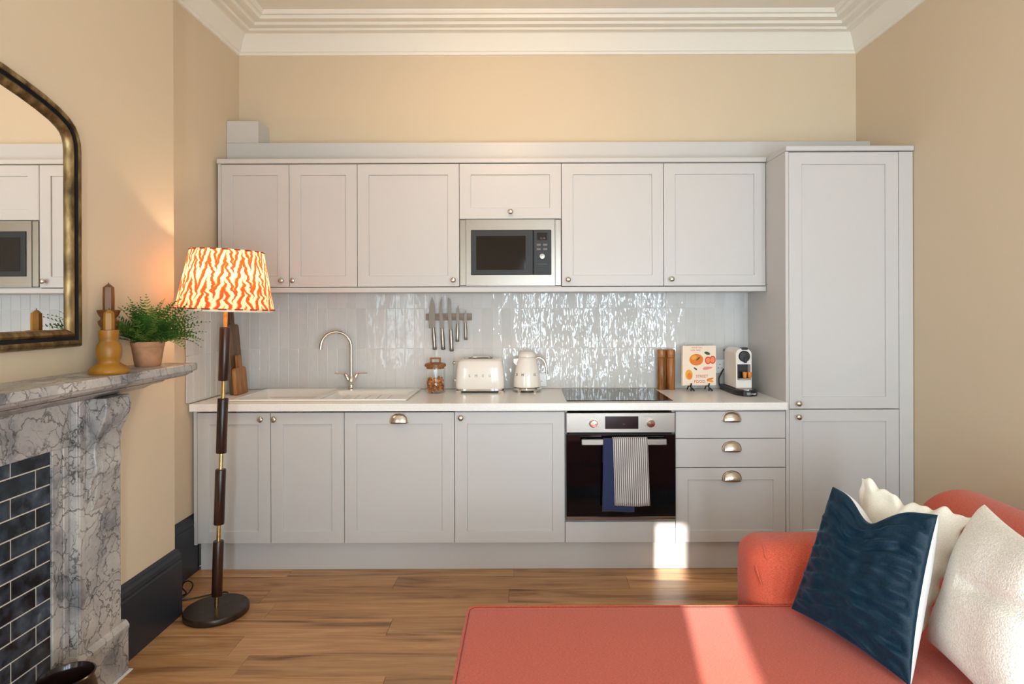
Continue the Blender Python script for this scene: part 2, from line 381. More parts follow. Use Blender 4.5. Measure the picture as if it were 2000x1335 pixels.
def struct(o): o['kind'] = 'structure'; return o
def bx(*a, **k): return B().box(*a, **k)
def text_mesh(name, body, mat, parent, origin, right, up, height, extrude=0.0006, spacing=1.0, align='CENTER', shear=0.0):
    cu = bpy.data.curves.new('t', 'FONT'); cu.body = body; cu.align_x = align; cu.align_y = 'CENTER'; cu.size = height / 0.70; cu.extrude = extrude; cu.space_character = spacing; cu.shear = shear; cu.resolution_u = 3
    ob = bpy.data.objects.new('t', cu); COL.objects.link(ob)
    dg = bpy.context.evaluated_depsgraph_get(); me = bpy.data.meshes.new_from_object(ob.evaluated_get(dg)); bpy.data.objects.remove(ob); bpy.data.curves.remove(cu)
    right = Vector(right).normalized(); up = Vector(up).normalized(); nrm = right.cross(up)
    for v in me.vertices: v.co = Vector(origin) + right * v.co.x + up * v.co.y + nrm * v.co.z - ROOTLOC[parent.name]
    me.name = name; me.materials.clear(); me.materials.append(M[mat]); o = bpy.data.objects.new(name, me); COL.objects.link(o); o.parent = parent
    ROOTLOC[o.name] = ROOTLOC[parent.name]; return o

# ---------------------------------------------------------------- dimensions of the room
XL, XR, YB, YR, ZC = -1.837, 2.101, 3.9216, -1.50, 3.215
XBR, YBR0, YBR1 = -1.652, 0.56, 2.873          # chimney breast
YD, YU, YW = 3.339, 3.609, 3.310               # fronts of base doors, wall doors, worktop
ZW = 0.925

# ---------------------------------------------------------------- shell
wall_back = struct(obj('wall_back', bx(XL - 0.15, XR + 0.15, YB, YB + 0.15, 0, ZC), 'wall'))
wall_left = struct(obj('wall_left', B().cells([YR, -1.27, -0.17, YB], [0, 0.2, 2.25, ZC], lambda i, j: i == 1 and j == 1, lambda u, v, ww: Vector((ww, u, v)), XL - 0.15, XL), 'wall'))
wall_right = struct(obj('wall_right', bx(XR, XR + 0.15, YR, YB, 0, ZC), 'wall'))
struct(obj('wall_chimney', bx(XL, XBR, YBR0, YBR1, 0, ZC), 'wall'))
struct(obj('ceiling', bx(XL - 0.15, XR + 0.15, YR - 0.2, YB + 0.15, ZC, ZC + 0.1), 'ceiling'))
us = [XL - 0.15, WIN[0][0], WIN[0][1], WIN[1][0], WIN[1][1], WIN[2][0], WIN[2][1], XR + 0.15]
wr = B().cells(us, [0, 0.12, 2.12, ZC], lambda i, j: j == 1 and i in (1, 3, 5), lambda u, v, ww: Vector((u, ww, v)), YR - 0.2, YR)
struct(obj('wall_rear', wr, 'wall'))
for n_, (a, b_) in enumerate(WIN):
    wf = B().box(a, a + 0.012, YR - 0.12, YR - 0.06, 0.12, 2.12).box(b_ - 0.012, b_, YR - 0.12, YR - 0.06, 0.12, 2.12).box(a, b_, YR - 0.12, YR - 0.06, 0.12, 0.16).box(a, b_, YR - 0.12, YR - 0.06, 2.10, 2.12)
    wo = struct(obj('window_%d' % (n_ + 1), wf, 'ceiling'))
    obj('pane', bx(a + 0.012, b_ - 0.012, YR - 0.095, YR - 0.089, 0.16, 2.10), 'glass', wo)
wo = struct(obj('window_4', B().box(XL - 0.09, XL - 0.03, -1.27, -1.23, 0.2, 2.25).box(XL - 0.09, XL - 0.03, -0.21, -0.17, 0.2, 2.25).box(XL - 0.09, XL - 0.03, -1.23, -0.21, 0.2, 0.24).box(XL - 0.09, XL - 0.03, -1.23, -0.21, 2.21, 2.25), 'ceiling'))  # unseen window frame, added to go with the side fill lamp
obj('added_blind', bx(XL - 0.02, XL - 0.016, -1.265, -0.175, 0.205, 2.245), 'lining', wo)  # unseen panel added behind the side fill lamp, keeps sun out
struct(obj('ground_outside', bx(-20, 20, -30, YR - 0.2, -0.4, -0.1), 'facade'))
fo = obj('sun_blocker', bx(-0.108, 9.0, -3.75, -3.50, -0.1, 3.4, bev=0.004), 'facade'); fo['kind'] = 'structure'  # unseen slab added outside to cut the sun down to a narrow strip

floor = struct(obj('floor', bx(XL, XR, YR, YB, -0.06, -0.006), 'subfloor'))
pw, plen = 0.150, 1.22
_t = bx(0.0004, plen - 0.0004, 0.0004, pw - 0.0004, -0.008, 0.0, bev=0.0012); pk_me = bpy.data.meshes.new('plank'); _t.bm.to_mesh(pk_me); _t.bm.free(); pk_me.materials.append(M['plank'])
row = 0; y = YR
cuts = {}
while y < YB:
    y1 = min(y + pw, YB); off = (row * 0.43 + 0.17 * (row % 3)) % plen; x = XL - off
    while x < XR:
        x0, x1 = max(x, XL), min(x + plen, XR)
        if x1 - x0 > 0.02:
            if abs(x1 - x0 - plen) < 1e-6 and abs(y1 - y - pw) < 1e-6: me = pk_me
            else:
                t_ = bx(0.0004, x1 - x0 - 0.0004, 0.0004, y1 - y - 0.0004, -0.008, 0, bev=0.0012); me = bpy.data.meshes.new('plank'); t_.bm.to_mesh(me); t_.bm.free(); me.materials.append(M['plank'])
            o = bpy.data.objects.new('plank', me); COL.objects.link(o); o.parent = floor; o.location = Vector((x0, y, 0)) - ROOTLOC[floor.name]
        x += plen
    y += pw; row += 1

def sweep(path, prof, closed):
    """profile (out, z) swept along a floor-plan path with mitred corners; inside is to the LEFT of travel"""
    n = len(path); rows = []
    for i in range(n):
        p = Vector(path[i]).to_2d()
        def nrm(a, b):
            d = (Vector(b).to_2d() - Vector(a).to_2d()).normalized(); return Vector((-d.y, d.x))
        if closed or 0 < i < n - 1:
            n0 = nrm(path[i - 1], path[i]); n1 = nrm(path[i], path[(i + 1) % n]); m = (n0 + n1) / (1 + n0.dot(n1))
        elif i == 0: m = nrm(path[0], path[1])
        else: m = nrm(path[-2], path[-1])
        rows.append([Vector((p.x + m.x * o_, p.y + m.y * o_, z_)) for o_, z_ in prof])
    b = B(); vv = b.grid(rows, closed_u=False, closed_v=closed)
    if not closed:
        b.cap(vv[0]); b.cap(vv[-1][::-1])
    return b
room = [(XL, YR), (XR, YR), (XR, YB), (XL, YB), (XL, YBR1), (XBR, YBR1), (XBR, YBR0), (XL, YBR0)]
cor = [(0.0, 3.050), (0.010, 3.052), (0.014, 3.066), (0.022, 3.070), (0.024, 3.078), (0.032, 3.092), (0.050, 3.130), (0.074, 3.160), (0.088, 3.165), (0.092, 3.160), (0.118, 3.161), (0.126, 3.172), (0.148, 3.173), (0.152, 3.166), (0.180, 3.167), (0.188, 3.181), (0.206, 3.182), (0.210, 3.176), (0.238, 3.178), (0.246, 3.194), (0.262, 3.195), (0.272, 3.206), (0.276, ZC + 0.002)]
struct(obj('trim_1', sweep(room, cor, True), 'ceiling', smooth=25))
sk = [(0.0, 0.0), (0.022, 0.0), (0.022, 0.252), (0.017, 0.258), (0.017, 0.264), (0.022, 0.270), (0.021, 0.288), (0.013, 0.300), (0.012, 0.308), (0.004, 0.316), (0.0, 0.317)]
bl = struct(obj('baseboard_left', sweep([(XL, 3.392), (XL, YBR1), (XBR, YBR1), (XBR, 2.448)], sk, False), 'skirting', smooth=25))
struct(obj('baseboard_hearth', sweep([(XBR, 0.95), (XBR, YBR0), (XL, YBR0), (XL, YR), (-0.2, YR)], sk, False), 'skirting', smooth=25))
struct(obj('baseboard_right', sweep([(XR, YR), (XR, 3.33)], sk, False), 'skirting', smooth=25))

# boxed-in pipes on top of the wall units
yx = 3.755
struct(obj('trim_2', B().box(XL + 0.001, XR - 0.001, yx, YB, 2.318, 2.452, bev=0.002), 'unit'))
struct(obj('trim_3', B().box(XL + 0.001, -1.643, yx + 0.001, YB, 2.4525, 2.588, bev=0.002), 'unit'))

# ---------------------------------------------------------------- splashback tiles
tw, th, tg = 0.0600, 0.2515, 0.0016
z0s = [0.932, 0.932 + th + tg, 0.932 + 2 * (th + tg)]; ztop = 1.556
obj('grout', bx(XL, 1.41, YB - 0.0095, YB, ZW + 0.004, ztop + 0.03), 'grout', wall_back)
def tile_mesh(wd, ht, name='tile', depth=0.009):
    t_ = bx(0, wd, -depth, 0, 0, ht, bev=0.0016, seg=2); me = bpy.data.meshes.new(name); bmesh.ops.recalc_face_normals(t_.bm, faces=t_.bm.faces); t_.bm.to_mesh(me); t_.bm.free(); me.materials.append(M['tile']); return me
hs = [th, th, ztop + 0.03 - z0s[2]]
tm = [tile_mesh(tw, h) for h in hs]
def put_tile(me, parent, p, rz):
    o = bpy.data.objects.new('tile', me); COL.objects.link(o); o.parent = parent; o.location = Vector(p) - ROOTLOC[parent.name]
    o.rotation_euler = (math.radians(random.gauss(0, 0.10)), math.radians(random.gauss(0, 0.08)), rz + math.radians(random.gauss(0, 0.38)))
x = XL + 0.012
while x < 1.405:
    for r_ in range(3):
        me = tm[r_]
        if x + tw > 1.412: me = tile_mesh(1.412 - x, hs[r_])
        put_tile(me, wall_back, (x, YB - 0.003, z0s[r_]), 0)
    x += tw + tg
obj('grout', bx(XL, XL + 0.0095, 3.318, YB - 0.013, ZW + 0.004, ztop + 0.03), 'grout', wall_left)
y = YB - 0.014 - tw
k_ = 0
while y > 3.26:
    for r_ in range(3): put_tile(tm[r_], wall_left, (XL + 0.003, y, z0s[r_]), PI / 2)
    y -= tw + tg

# ---------------------------------------------------------------- kitchen units
def shaker(x0, x1, z0, z1, yf, st=0.066, rt=0.064, slab=False, th_=0.020):
    if slab: return bx(x0, x1, yf, yf + th_, z0, z1, bev=0.0015)
    b = B(); rec = 0.009; e = 0.0015
    def ring(i, yy): return [Vector((x0 + i[0], yy, z0 + i[1])), Vector((x1 - i[0], yy, z0 + i[1])), Vector((x1 - i[0], yy, z1 - i[1])), Vector((x0 + i[0], yy, z1 - i[1]))]
    rings = [ring((0, 0), yf + th_), ring((0, 0), yf + e), ring((e, e), yf), ring((st - 0.001, rt - 0.001), yf), ring((st, rt), yf + 0.001), ring((st + 0.0015, rt + 0.0015), yf + rec)]
    vv = b.grid(rings, closed_u=True); b.cap(vv[-1]); b.cap(vv[0]); return b
_k = B().lathe([(0.0065, 0), (0.0055, 0.004), (0.005, 0.012), (0.009, 0.017), (0.0145, 0.022), (0.0155, 0.026), (0.0135, 0.030), (0.006, 0.0325), (0.0005, 0.033)], (0, 0, 0), 24, axis='y')
KN = None
def knob(parent, x, z, yf):
    global KN
    if KN is None:
        me = bpy.data.meshes.new('knob'); bmesh.ops.recalc_face_normals(_k.bm, faces=_k.bm.faces); _k.bm.to_mesh(me); me.materials.append(M['nickel'])
        for p in me.polygons: p.use_smooth = True
        KN = me
    o = bpy.data.objects.new('knob', KN); COL.objects.link(o); o.parent = parent; o.location = Vector((x, yf, z)) - ROOTLOC[parent.name]; o['label'] = 'round satin nickel knob'
def cup(parent, x, z, yf):
    b = B(); rows = []
    a, h, d = 0.050, 0.038, 0.026
    for j in range(9):
        v = PI / 2 * j / 8; rows.append([Vector((x + a * math.cos(PI * i / 24), yf - 0.002 - d * math.sin(PI * i / 24) ** 0.7 * math.sin(v), z - 0.012 + h * 1.3 * math.sin(PI * i / 24) ** 0.75 * math.cos(v) - 0.004 * math.sin(v))) for i in range(25)])
    b.grid(rows)
    # flat flange against the door
    fl = [(x + (a + 0.004) * math.cos(PI * i / 24), z - 0.012 + (h * 1.3 + 0.004) * math.sin(PI * i / 24) ** 0.75) for i in range(25)]
    b.prism([(p, q) for p, q in fl], lambda u, v_, w_: Vector((u, w_, v_)), yf - 0.0025, yf)
    o = obj('cup_handle', b, 'nickel', parent, smooth=60); m = o.modifiers.new('s', 'SOLIDIFY'); m.thickness = 0.0015; o['label'] = 'satin nickel cup handle'

G = 0.0015
Xs = [-1.798, -1.398, -0.998, -0.398, 0.202, 0.802, 1.402]
def px_at(x, plane): return (x - CX) / F * plane
def pz_at(x, y, plane): return CZ - (y + ROLL * (x - CX) - CY) / F * plane
ZB0, ZB1 = 0.163, 0.873; ZU0, ZU1 = 1.566, 2.286
def carcass(x0, x1, y0, y1, z0, z1, t=0.016, shelf=True):
    """open-fronted box of panels"""
    b = B().box(x0, x0 + t, y0, y1, z0, z1).box(x1 - t, x1, y0, y1, z0, z1).box(x0 + t, x1 - t, y0, y1, z0, z0 + t).box(x0 + t, x1 - t, y0, y1, z1 - t, z1).box(x0 + t, x1 - t, y1 - 0.008, y1, z0 + t, z1 - t)
    if shelf: b.box(x0 + t, x1 - t, y0 + 0.03, y1 - 0.008, (z0 + z1) / 2 - t / 2, (z0 + z1) / 2 + t / 2)
    return b
yc0, yc1 = YD + 0.021, YB - 0.02
def unit(name, x0, x1, y0, y1, z0, z1, label, cat='cabinet', group=None, shelf=True):
    t = thing(name, ((x0 + x1) / 2, (y0 + y1) / 2, z0), label, cat, group)
    obj('body', carcass(x0 + 0.0006, x1 - 0.0006, y0, y1, z0, z1, shelf=shelf), 'carcass', t); return t
# wall units
yu0, yu1 = YU + 0.021, YB - 0.014
wu = 'row of pale grey wall cabinets'
t = unit('wall_cabinet', Xs[0], Xs[2], yu0, yu1, ZU0, ZU1, 'double-door pale grey wall cabinet above the floor lamp and sink', group=wu)
d1 = obj('door', shaker(Xs[0] + G, Xs[1] - G, ZU0, ZU1, YU), 'unit', t); knob(d1, px_at(552, YU), pz_at(552, 548, YU), YU)
d1 = obj('door', shaker(Xs[1] + G, Xs[2] - G, ZU0, ZU1, YU), 'unit', t); knob(d1, px_at(574, YU), pz_at(574, 548, YU), YU)
t = unit('wall_cabinet', Xs[2], Xs[3], yu0, yu1, ZU0, ZU1, 'single-door pale grey wall cabinet above the knife rack, left of the microwave', group=wu)
d1 = obj('door', shaker(Xs[2] + G, Xs[3] - G, ZU0, ZU1, YU), 'unit', t); knob(d1, px_at(886, YU), pz_at(886, 547, YU), YU)
ZM1 = 1.957
t = unit('wall_cabinet', Xs[3], Xs[4], yu0, yu1, ZM1 + 0.004, ZU1, 'short pale grey wall cabinet with flap door directly over the microwave', group=wu, shelf=False)
d1 = obj('door', shaker(Xs[3] + G, Xs[4] - G, ZM1 + 0.006, ZU1, YU), 'unit', t); knob(d1, px_at(998, YU), pz_at(998, 414, YU), YU)
t = unit('wall_cabinet', Xs[4], Xs[5], yu0, yu1, ZU0, ZU1, 'single-door pale grey wall cabinet above the hob, right of the microwave', group=wu)
d1 = obj('door', shaker(Xs[4] + G, Xs[5] - G, ZU0, ZU1, YU), 'unit', t); knob(d1, px_at(1110, YU), pz_at(1110, 546, YU), YU)
t = unit('wall_cabinet', Xs[5], Xs[6], yu0, yu1, ZU0, ZU1, 'single-door pale grey wall cabinet against the side of the tall cabinet', group=wu)
d1 = obj('door', shaker(Xs[5] + G, Xs[6] - G, ZU0, ZU1, YU), 'unit', t); knob(d1, px_at(1311, YU), pz_at(1311, 545, YU), YU)
tag(obj('top_moulding', bx(-1.818, 1.4015, YU - 0.012, YB - 0.002, ZU1 + 0.004, 2.3175, bev=0.003), 'unit'), 'flat pale grey strip capping the row of wall cabinets', 'moulding')
tag(obj('light_rail', B().box(-1.818, 1.4015, YU - 0.004, YB - 0.014, 1.533, ZU0 - 0.004, bev=0.002), 'unit'), 'pale grey pelmet strip beneath the row of wall cabinets', 'pelmet')
tag(obj('end_panel', bx(-1.8165, -1.7985, YU + 0.002, YB - 0.014, ZU0 - 0.003, ZU1 + 0.003), 'unit'), 'narrow pale grey end panel beside the leftmost wall cabinet', 'panel')

# base units
bu = 'row of pale grey base cabinets'
t = unit('base_cabinet', Xs[0], Xs[2], yc0, yc1, 0.155, 0.72, 'double-door pale grey base cabinet under the sink, behind the floor lamp', group=bu, shelf=False)
d1 = obj('door', shaker(Xs[0] + G, Xs[1] - G, ZB0, ZB1, YD), 'unit', t); knob(d1, px_at(511, YD), pz_at(511, 818, YD), YD)
d1 = obj('door', shaker(Xs[1] + G, Xs[2] - G, ZB0, ZB1, YD), 'unit', t); knob(d1, px_at(537, YD), pz_at(537, 818, YD), YD)
t = unit('integrated_dishwasher', Xs[2], Xs[3], yc0, yc1, 0.155, 0.72, 'pale grey appliance door with a single cup handle, below the sink drainer', 'dishwasher', shelf=False)
d1 = obj('door', shaker(Xs[2] + G, Xs[3] - G, ZB0, ZB1, YD), 'unit', t); cup(d1, px_at(779, YD), pz_at(779, 820, YD), YD)
t = unit('base_cabinet', Xs[3], Xs[4], yc0, yc1, 0.155, 0.878, 'single-door pale grey base cabinet below the toaster, left of the oven', group=bu)
d1 = obj('door', shaker(Xs[3] + G, Xs[4] - G, ZB0, ZB1, YD), 'unit', t); knob(d1, px_at(900, YD), pz_at(900, 815, YD), YD)
t = thing('oven_housing', ((Xs[4] + Xs[5]) / 2, 3.6, 0.155), 'pale grey housing with blank panel under the built-in oven', 'cabinet')
obj('body', B().box(Xs[4] + 0.0006, Xs[4] + 0.0146, yc0, yc1, 0.155, 0.878).box(Xs[5] - 0.0146, Xs[5] - 0.0006, yc0, yc1, 0.155, 0.878).box(Xs[4] + 0.0146, Xs[5] - 0.0146, yc0, yc1, 0.155, 0.17).box(Xs[4] + 0.0146, Xs[5] - 0.0146, yc0, yc1, 0.262, 0.280), 'carcass', t)
obj('filler_panel', bx(Xs[4] + G, Xs[5] - G, YD, YD + 0.019, ZB0, 0.276, bev=0.0015), 'unit', t)
t = unit('drawer_unit', Xs[5], Xs[6], yc0, yc1, 0.155, 0.878, 'pale grey three-drawer base unit with cup handles, right of the oven', 'drawers', shelf=False)
for za, zb, sl, hy in ((0.728, 0.873, True, 817), (0.570, 0.724, True, 875), (ZB0, 0.566, False, 933)):
    d1 = obj('drawer', shaker(Xs[5] + G, Xs[6] - G, za, zb, YD, slab=sl), 'unit', t); cup(d1, px_at(1428, YD), pz_at(1428, hy, YD), YD)
tag(obj('end_panel', bx(-1.8165, -1.7985, YD + 0.002, YB - 0.02, 0.155, 0.878), 'unit'), 'narrow pale grey end panel beside the lamp-side base cabinet', 'panel')
tag(obj('plinth', bx(-1.806, 2.085, 3.392, 3.410, 0.0, 0.150, bev=0.001), 'unit'), 'long pale grey kickboard along the floor under the base cabinets', 'kickboard')
# tall unit
t = thing('tall_cabinet', (1.75, 3.63, 0), 'full-height pale grey larder cabinet with two stacked doors by the right wall', 'cabinet')
TX0, TX1 = 1.4225, 2.0185
obj('side_panel', bx(1.4035, 1.4210, YD, YB - 0.018, 0.152, 2.283, bev=0.001), 'unit', t)
obj('body', carcass(TX0, TX1, yc0, yc1, 0.155, 2.281), 'carcass', t)
zs = pz_at(1650, 798.5, YD)
d1 = obj('door', shaker(TX0, TX1, zs + 0.002, 2.279, YD, st=0.070), 'unit', t); knob(d1, px_at(1557, YD), pz_at(1557, 787, YD), YD)
d1 = obj('door', shaker(TX0, TX1, ZB0, zs - 0.002, YD, st=0.070), 'unit', t); knob(d1, px_at(1557, YD), pz_at(1557, 813, YD), YD)
obj('filler_panel', bx(2.0215, 2.098, YD + 0.001, YD + 0.03, 0.155, 2.281, bev=0.001), 'unit', t)
obj('top_moulding', bx(1.4035, 2.0985, YD - 0.012, yx - 0.002, 2.285, 2.312, bev=0.003), 'unit', t)

# worktop with sink cut-out
SX0, SX1, SY0, SY1 = -1.655, -0.672, 3.400, 3.872
wt = B().cells([XL + 0.012, SX0 + 0.02, SX1 - 0.02, 1.4025], [YW, SY0 + 0.02, SY1 - 0.02, YB - 0.012], lambda i, j: i == 1 and j == 1, lambda u, v, w_: Vector((u, v, w_)), 0.884, ZW)
wto = tag(obj('worktop', wt, 'worktop'), 'long white speckled worktop running from the left wall to the tall cabinet', 'worktop')
mb = wto.modifiers.new('b', 'BEVEL'); mb.width = 0.003; mb.segments = 2; mb.limit_method = 'ANGLE'
# sink
t = thing('kitchen_sink', ((SX0 + SX1) / 2, 3.63, ZW), 'white ceramic inset sink with drainer set in the worktop below the tap', 'sink')
zt = ZW + 0.011
us_ = [SX0, SX0 + 0.022, -1.205, -1.165, SX1 - 0.03, SX1]; vs_ = [SY0, SY0 + 0.020, 3.775, SY1 - 0.012, SY1]
rim = B().cells(us_, vs_, lambda i, j: (i == 1 and j in (1, 2)) or (i == 3 and j == 1), lambda u, v, w_: Vector((u, v, w_)), ZW + 0.0005, zt)
ro = obj('rim', rim, 'white', t); mb = ro.modifiers.new('b', 'BEVEL'); mb.width = 0.005; mb.segments = 3; mb.limit_method = 'ANGLE'
def tub(x0, x1, y0, y1, z1, depth, drop=0.0):
    b = B(); r = 0.02; rows = []
    for k2, (ins, z_) in enumerate(((0, z1), (0.0, z1 - 0.004), (0.006, z1 - depth + 0.02), (0.016, z1 - depth + 0.004), (0.035, z1 - depth))):
        ring = []
        for cx_, cy_, a0 in ((x1 - r, y1 - r, 0), (x0 + r, y1 - r, PI / 2), (x0 + r, y0 + r, PI), (x1 - r, y0 + r, 1.5 * PI)):
            for q in range(5):
                a = a0 + PI / 2 * q / 4; ring.append(Vector((cx_ + r * math.cos(a) - (ins if math.cos(a0 + PI / 4) > 0 else -ins), cy_ + r * math.sin(a) - (ins if math.sin(a0 + PI / 4) > 0 else -ins), z_)))
        rows.append(ring)
    vv = b.grid(rows, closed_u=True); b.cap(vv[-1]); return b
obj('bowl', tub(us_[1], us_[2], vs_[1], vs_[3], ZW + 0.006, 0.19), 'white', t, smooth=50)
obj('drainer', tub(us_[3], us_[4], vs_[1], vs_[2], ZW + 0.006, 0.02), 'white', t, smooth=50)
obj('waste', B().lathe([(0.001, 0.003), (0.03, 0.003), (0.034, 0.0)], (-1.42, 3.63, ZW - 0.183), 20), 'chrome', t, smooth=40)
for q in range(5):
    xx = us_[3] + 0.07 + q * 0.065; obj('drainer_ridge', bx(xx, xx + 0.016, vs_[1] + 0.045, vs_[2] - 0.045, ZW - 0.0145, ZW - 0.0085, bev=0.003, seg=2), 'white', t)
# tap
TXC, TYC = px_at(686, 3.83), 3.825
t = thing('mixer_tap', (TXC, TYC, zt), 'chrome swan-neck mixer tap with two lever handles behind the sink', 'tap')
obj('base', B().lathe([(0.027, 0), (0.027, 0.004), (0.02, 0.010), (0.016, 0.020), (0.017, 0.040), (0.021, 0.055), (0.0135, 0.075), (0.012, 0.09)], (TXC, TYC, zt), 24), 'chrome', t, smooth=40)
pts = [(TXC, TYC, zt + 0.07), (TXC, TYC, zt + 0.18), (TXC, TYC, 1.205)]
R_ = 0.089
for q in range(1, 19):
    a = PI * q / 18 * 0.97; pts.append((TXC - R_ + R_ * math.cos(a), TYC - 0.03 * q / 18, 1.205 + R_ * math.sin(a)))
pts.append((TXC - 2 * R_ - 0.003, TYC - 0.031, 1.188))
obj('spout', B().tube(pts, [0.0105] * (len(pts) - 4) + [0.0105, 0.0105, 0.0115, 0.0115], 16), 'chrome', t, smooth=40)
for s_ in (-1, 1):
    v_ = obj('valve', B().tube([(TXC + s_ * 0.008, TYC, zt + 0.040), (TXC + s_ * 0.024, TYC, zt + 0.072), (TXC + s_ * 0.036, TYC, zt + 0.094), (TXC + s_ * 0.040, TYC, zt + 0.101)], [0.011, 0.013, 0.0125, 0.006], 14), 'chrome', t, smooth=40)
    obj('lever', B().tube([(TXC + s_ * 0.034, TYC, zt + 0.098), (TXC + s_ * 0.060, TYC - 0.002, zt + 0.101), (TXC + s_ * 0.102, TYC - 0.004, zt + 0.102)], [0.005, 0.0035, 0.004], 10), 'chrome', v_, smooth=40)
# hob
t = thing('induction_hob', (0.506, 3.62, ZW), 'black glass induction hob set flush in the worktop above the oven', 'hob')
obj('glass_top', bx(0.2145, 0.7975, 3.372, 3.880, ZW + 0.0006, ZW + 0.0055, bev=0.0015), 'blackglass', t)
for zx, zy, rr in ((0.36, 3.50, 0.085), (0.36, 3.75, 0.07), (0.65, 3.75, 0.09), (0.65, 3.50, 0.07)):
    b = B(); n = 40
    b.grid([[Vector((zx + r * math.cos(2 * PI * i / n), zy + r * math.sin(2 * PI * i / n), ZW + 0.00575)) for i in range(n)] for r in (rr, rr + 0.0012)], closed_u=True)
    obj('cooking_zone', b, 'charcoal', t)

# ---------------------------------------------------------------- microwave
MX0, MX1, MZ0 = Xs[3] + 0.002, Xs[4] - 0.002, 1.570
t = thing('built_in_microwave', ((MX0 + MX1) / 2, YU + 0.15, MZ0), 'built-in microwave with brushed steel trim between the wall cabinets', 'microwave')
def upx(x): return px_at(x, YU)
def upz(y, x=998): return pz_at(x, y, YU)
ix0, ix1, iz0, iz1 = upx(920.5), upx(1077), upz(537), upz(449)
fr = B().cells([MX0 + 0.038, ix0, ix1, MX1 - 0.038], [MZ0, iz0, iz1, ZM1], lambda i, j: i == 1 and j == 1, lambda u, v, w_: Vector((u, w_, v)), YU - 0.008, YU + 0.012)
obj('trim_frame', fr, 'steel', t)
for a, b2 in ((MX0, MX0 + 0.0375), (MX1 - 0.0375, MX1)): obj('trim_strip', bx(a, b2, YU - 0.004, YU + 0.012, MZ0, ZM1, bev=0.003, seg=2), 'steel', t)
obj('body', bx(MX0 + 0.02, MX1 - 0.02, YU + 0.014, YB - 0.03, MZ0 + 0.01, ZM1 - 0.02), 'black', t)
xs_ = upx(1042)
dm = obj('door', bx(ix0, xs_ - 0.001, YU - 0.014, YU + 0.01, iz0, iz1, bev=0.004, seg=2), 'charcoal', t)
wx0, wx1, wz0, wz1 = upx(931), upx(1027), upz(527), upz(461)
obj('window', bx(wx0, wx1, YU - 0.0155, YU - 0.0135, wz0, wz1, bev=0.0005), 'blackglass', dm)
cp = obj('control_panel', bx(xs_ + 0.001, ix1, YU - 0.014, YU + 0.01, iz0, iz1, bev=0.004, seg=2), 'charcoal', t)
obj('display', bx(upx(1049), upx(1069), YU - 0.0155, YU - 0.013, upz(469.5), upz(455)), 'display', cp)
text_mesh('lettering', '12:38', 'greyprint', cp, (upx(1060), YU - 0.0156, upz(466)), (1, 0, 0), (0, 0, 1), 0.010, 0.0002)
for bx_, by_ in ((1052.5, 478.5), (1065, 478.5), (1052.5, 487), (1065, 487)):
    obj('button', bx(upx(bx_ - 4), upx(bx_ + 4), YU - 0.0165, YU - 0.013, upz(by_ + 2), upz(by_ - 2), bev=0.0008), 'greyprint', cp)
obj('dial', B().lathe([(0.0165, 0), (0.0165, 0.012), (0.015, 0.015), (0.001, 0.016)], (upx(1059), YU - 0.014, upz(501)), 28, axis='y'), 'steel', cp, smooth=40)
obj('button', bx(upx(1049), upx(1069.5), YU - 0.0165, YU - 0.013, upz(518), upz(514), bev=0.0008), 'black', cp)
obj('door_release', bx(upx(1048.5), upx(1069.5), YU - 0.0165, YU - 0.013, upz(532.5), upz(523), bev=0.001), 'black', cp)
obj('release_key', bx(upx(1049.5), upx(1068.5), YU - 0.0172, YU - 0.0135, upz(531.7), upz(523.8), bev=0.001), 'charcoal', cp)
tag(obj('microwave_shelf', bx(Xs[3] + 0.001, Xs[4] - 0.001, YU + 0.013, YB - 0.015, 1.5625, 1.5685), 'unit'), 'thin pale grey shelf edge carrying the microwave', 'shelf')

# ---------------------------------------------------------------- oven
def dpx(x): return px_at(x, YD)
def dpz(y, x=1212): return pz_at(x, y, YD)
OX0, OX1 = Xs[4] + 0.006, Xs[5] - 0.004
OZ1, OZ0 = 0.870, 0.290
t = thing('built_in_oven', ((OX0 + OX1) / 2, YD + 0.25, OZ0), 'built-in electric oven with steel control panel and black glass door', 'oven')
obj('body', bx(OX0 + 0.014, OX1 - 0.014, YD + 0.012, YB - 0.05, 0.284, OZ1 - 0.005), 'black', t)
fz = dpz(843.5)
fa = obj('control_panel', bx(OX0, OX1, YD - 0.016, YD + 0.011, fz, OZ1, bev=0.003, seg=2), 'steel', t)
obj('display', bx(dpx(1180.5), dpx(1245), YD - 0.0172, YD - 0.014, dpz(836), dpz(811.5)), 'display', fa)
text_mesh('lettering', '0 0', 'greyprint', fa, (dpx(1217), YD - 0.0174, dpz(827)), (1, 0, 0), (0, 0, 1), 0.006, 0.0001)
for kx in (1157.5, 1269):
    kb = obj('dial', B().lathe([(0.0225, 0), (0.0225, 0.010), (0.0190, 0.012), (0.0190, 0.024), (0.0175, 0.027), (0.001, 0.0275)], (dpx(kx), YD - 0.016, dpz(825)), 32, axis='y'), 'chrome', fa, smooth=35)
    for a in range(0, 360, 60):
        cx_, cz_ = dpx(kx) + 0.034 * math.sin(math.radians(a + 5)), dpz(825) + 0.034 * math.cos(math.radians(a + 5))
        obj('dial_mark', bx(cx_ - 0.0018, cx_ + 0.0018, YD - 0.0164, YD - 0.0155, cz_ - 0.0018, cz_ + 0.0018), 'greyprint', fa)
gz1, gz0 = dpz(846), dpz(1006)
dd = obj('door', bx(OX0, OX1, YD - 0.020, YD + 0.008, gz0, gz1, bev=0.003, seg=2), 'blackglass', t)
obj('bottom_strip', bx(OX0, OX1, YD - 0.020, YD + 0.008, OZ0, gz0 - 0.0005, bev=0.002), 'steel', dd)
hz1, hz0 = dpz(853), dpz(864.5); hx0, hx1 = dpx(1133), dpx(1297); HY = YD - 0.062
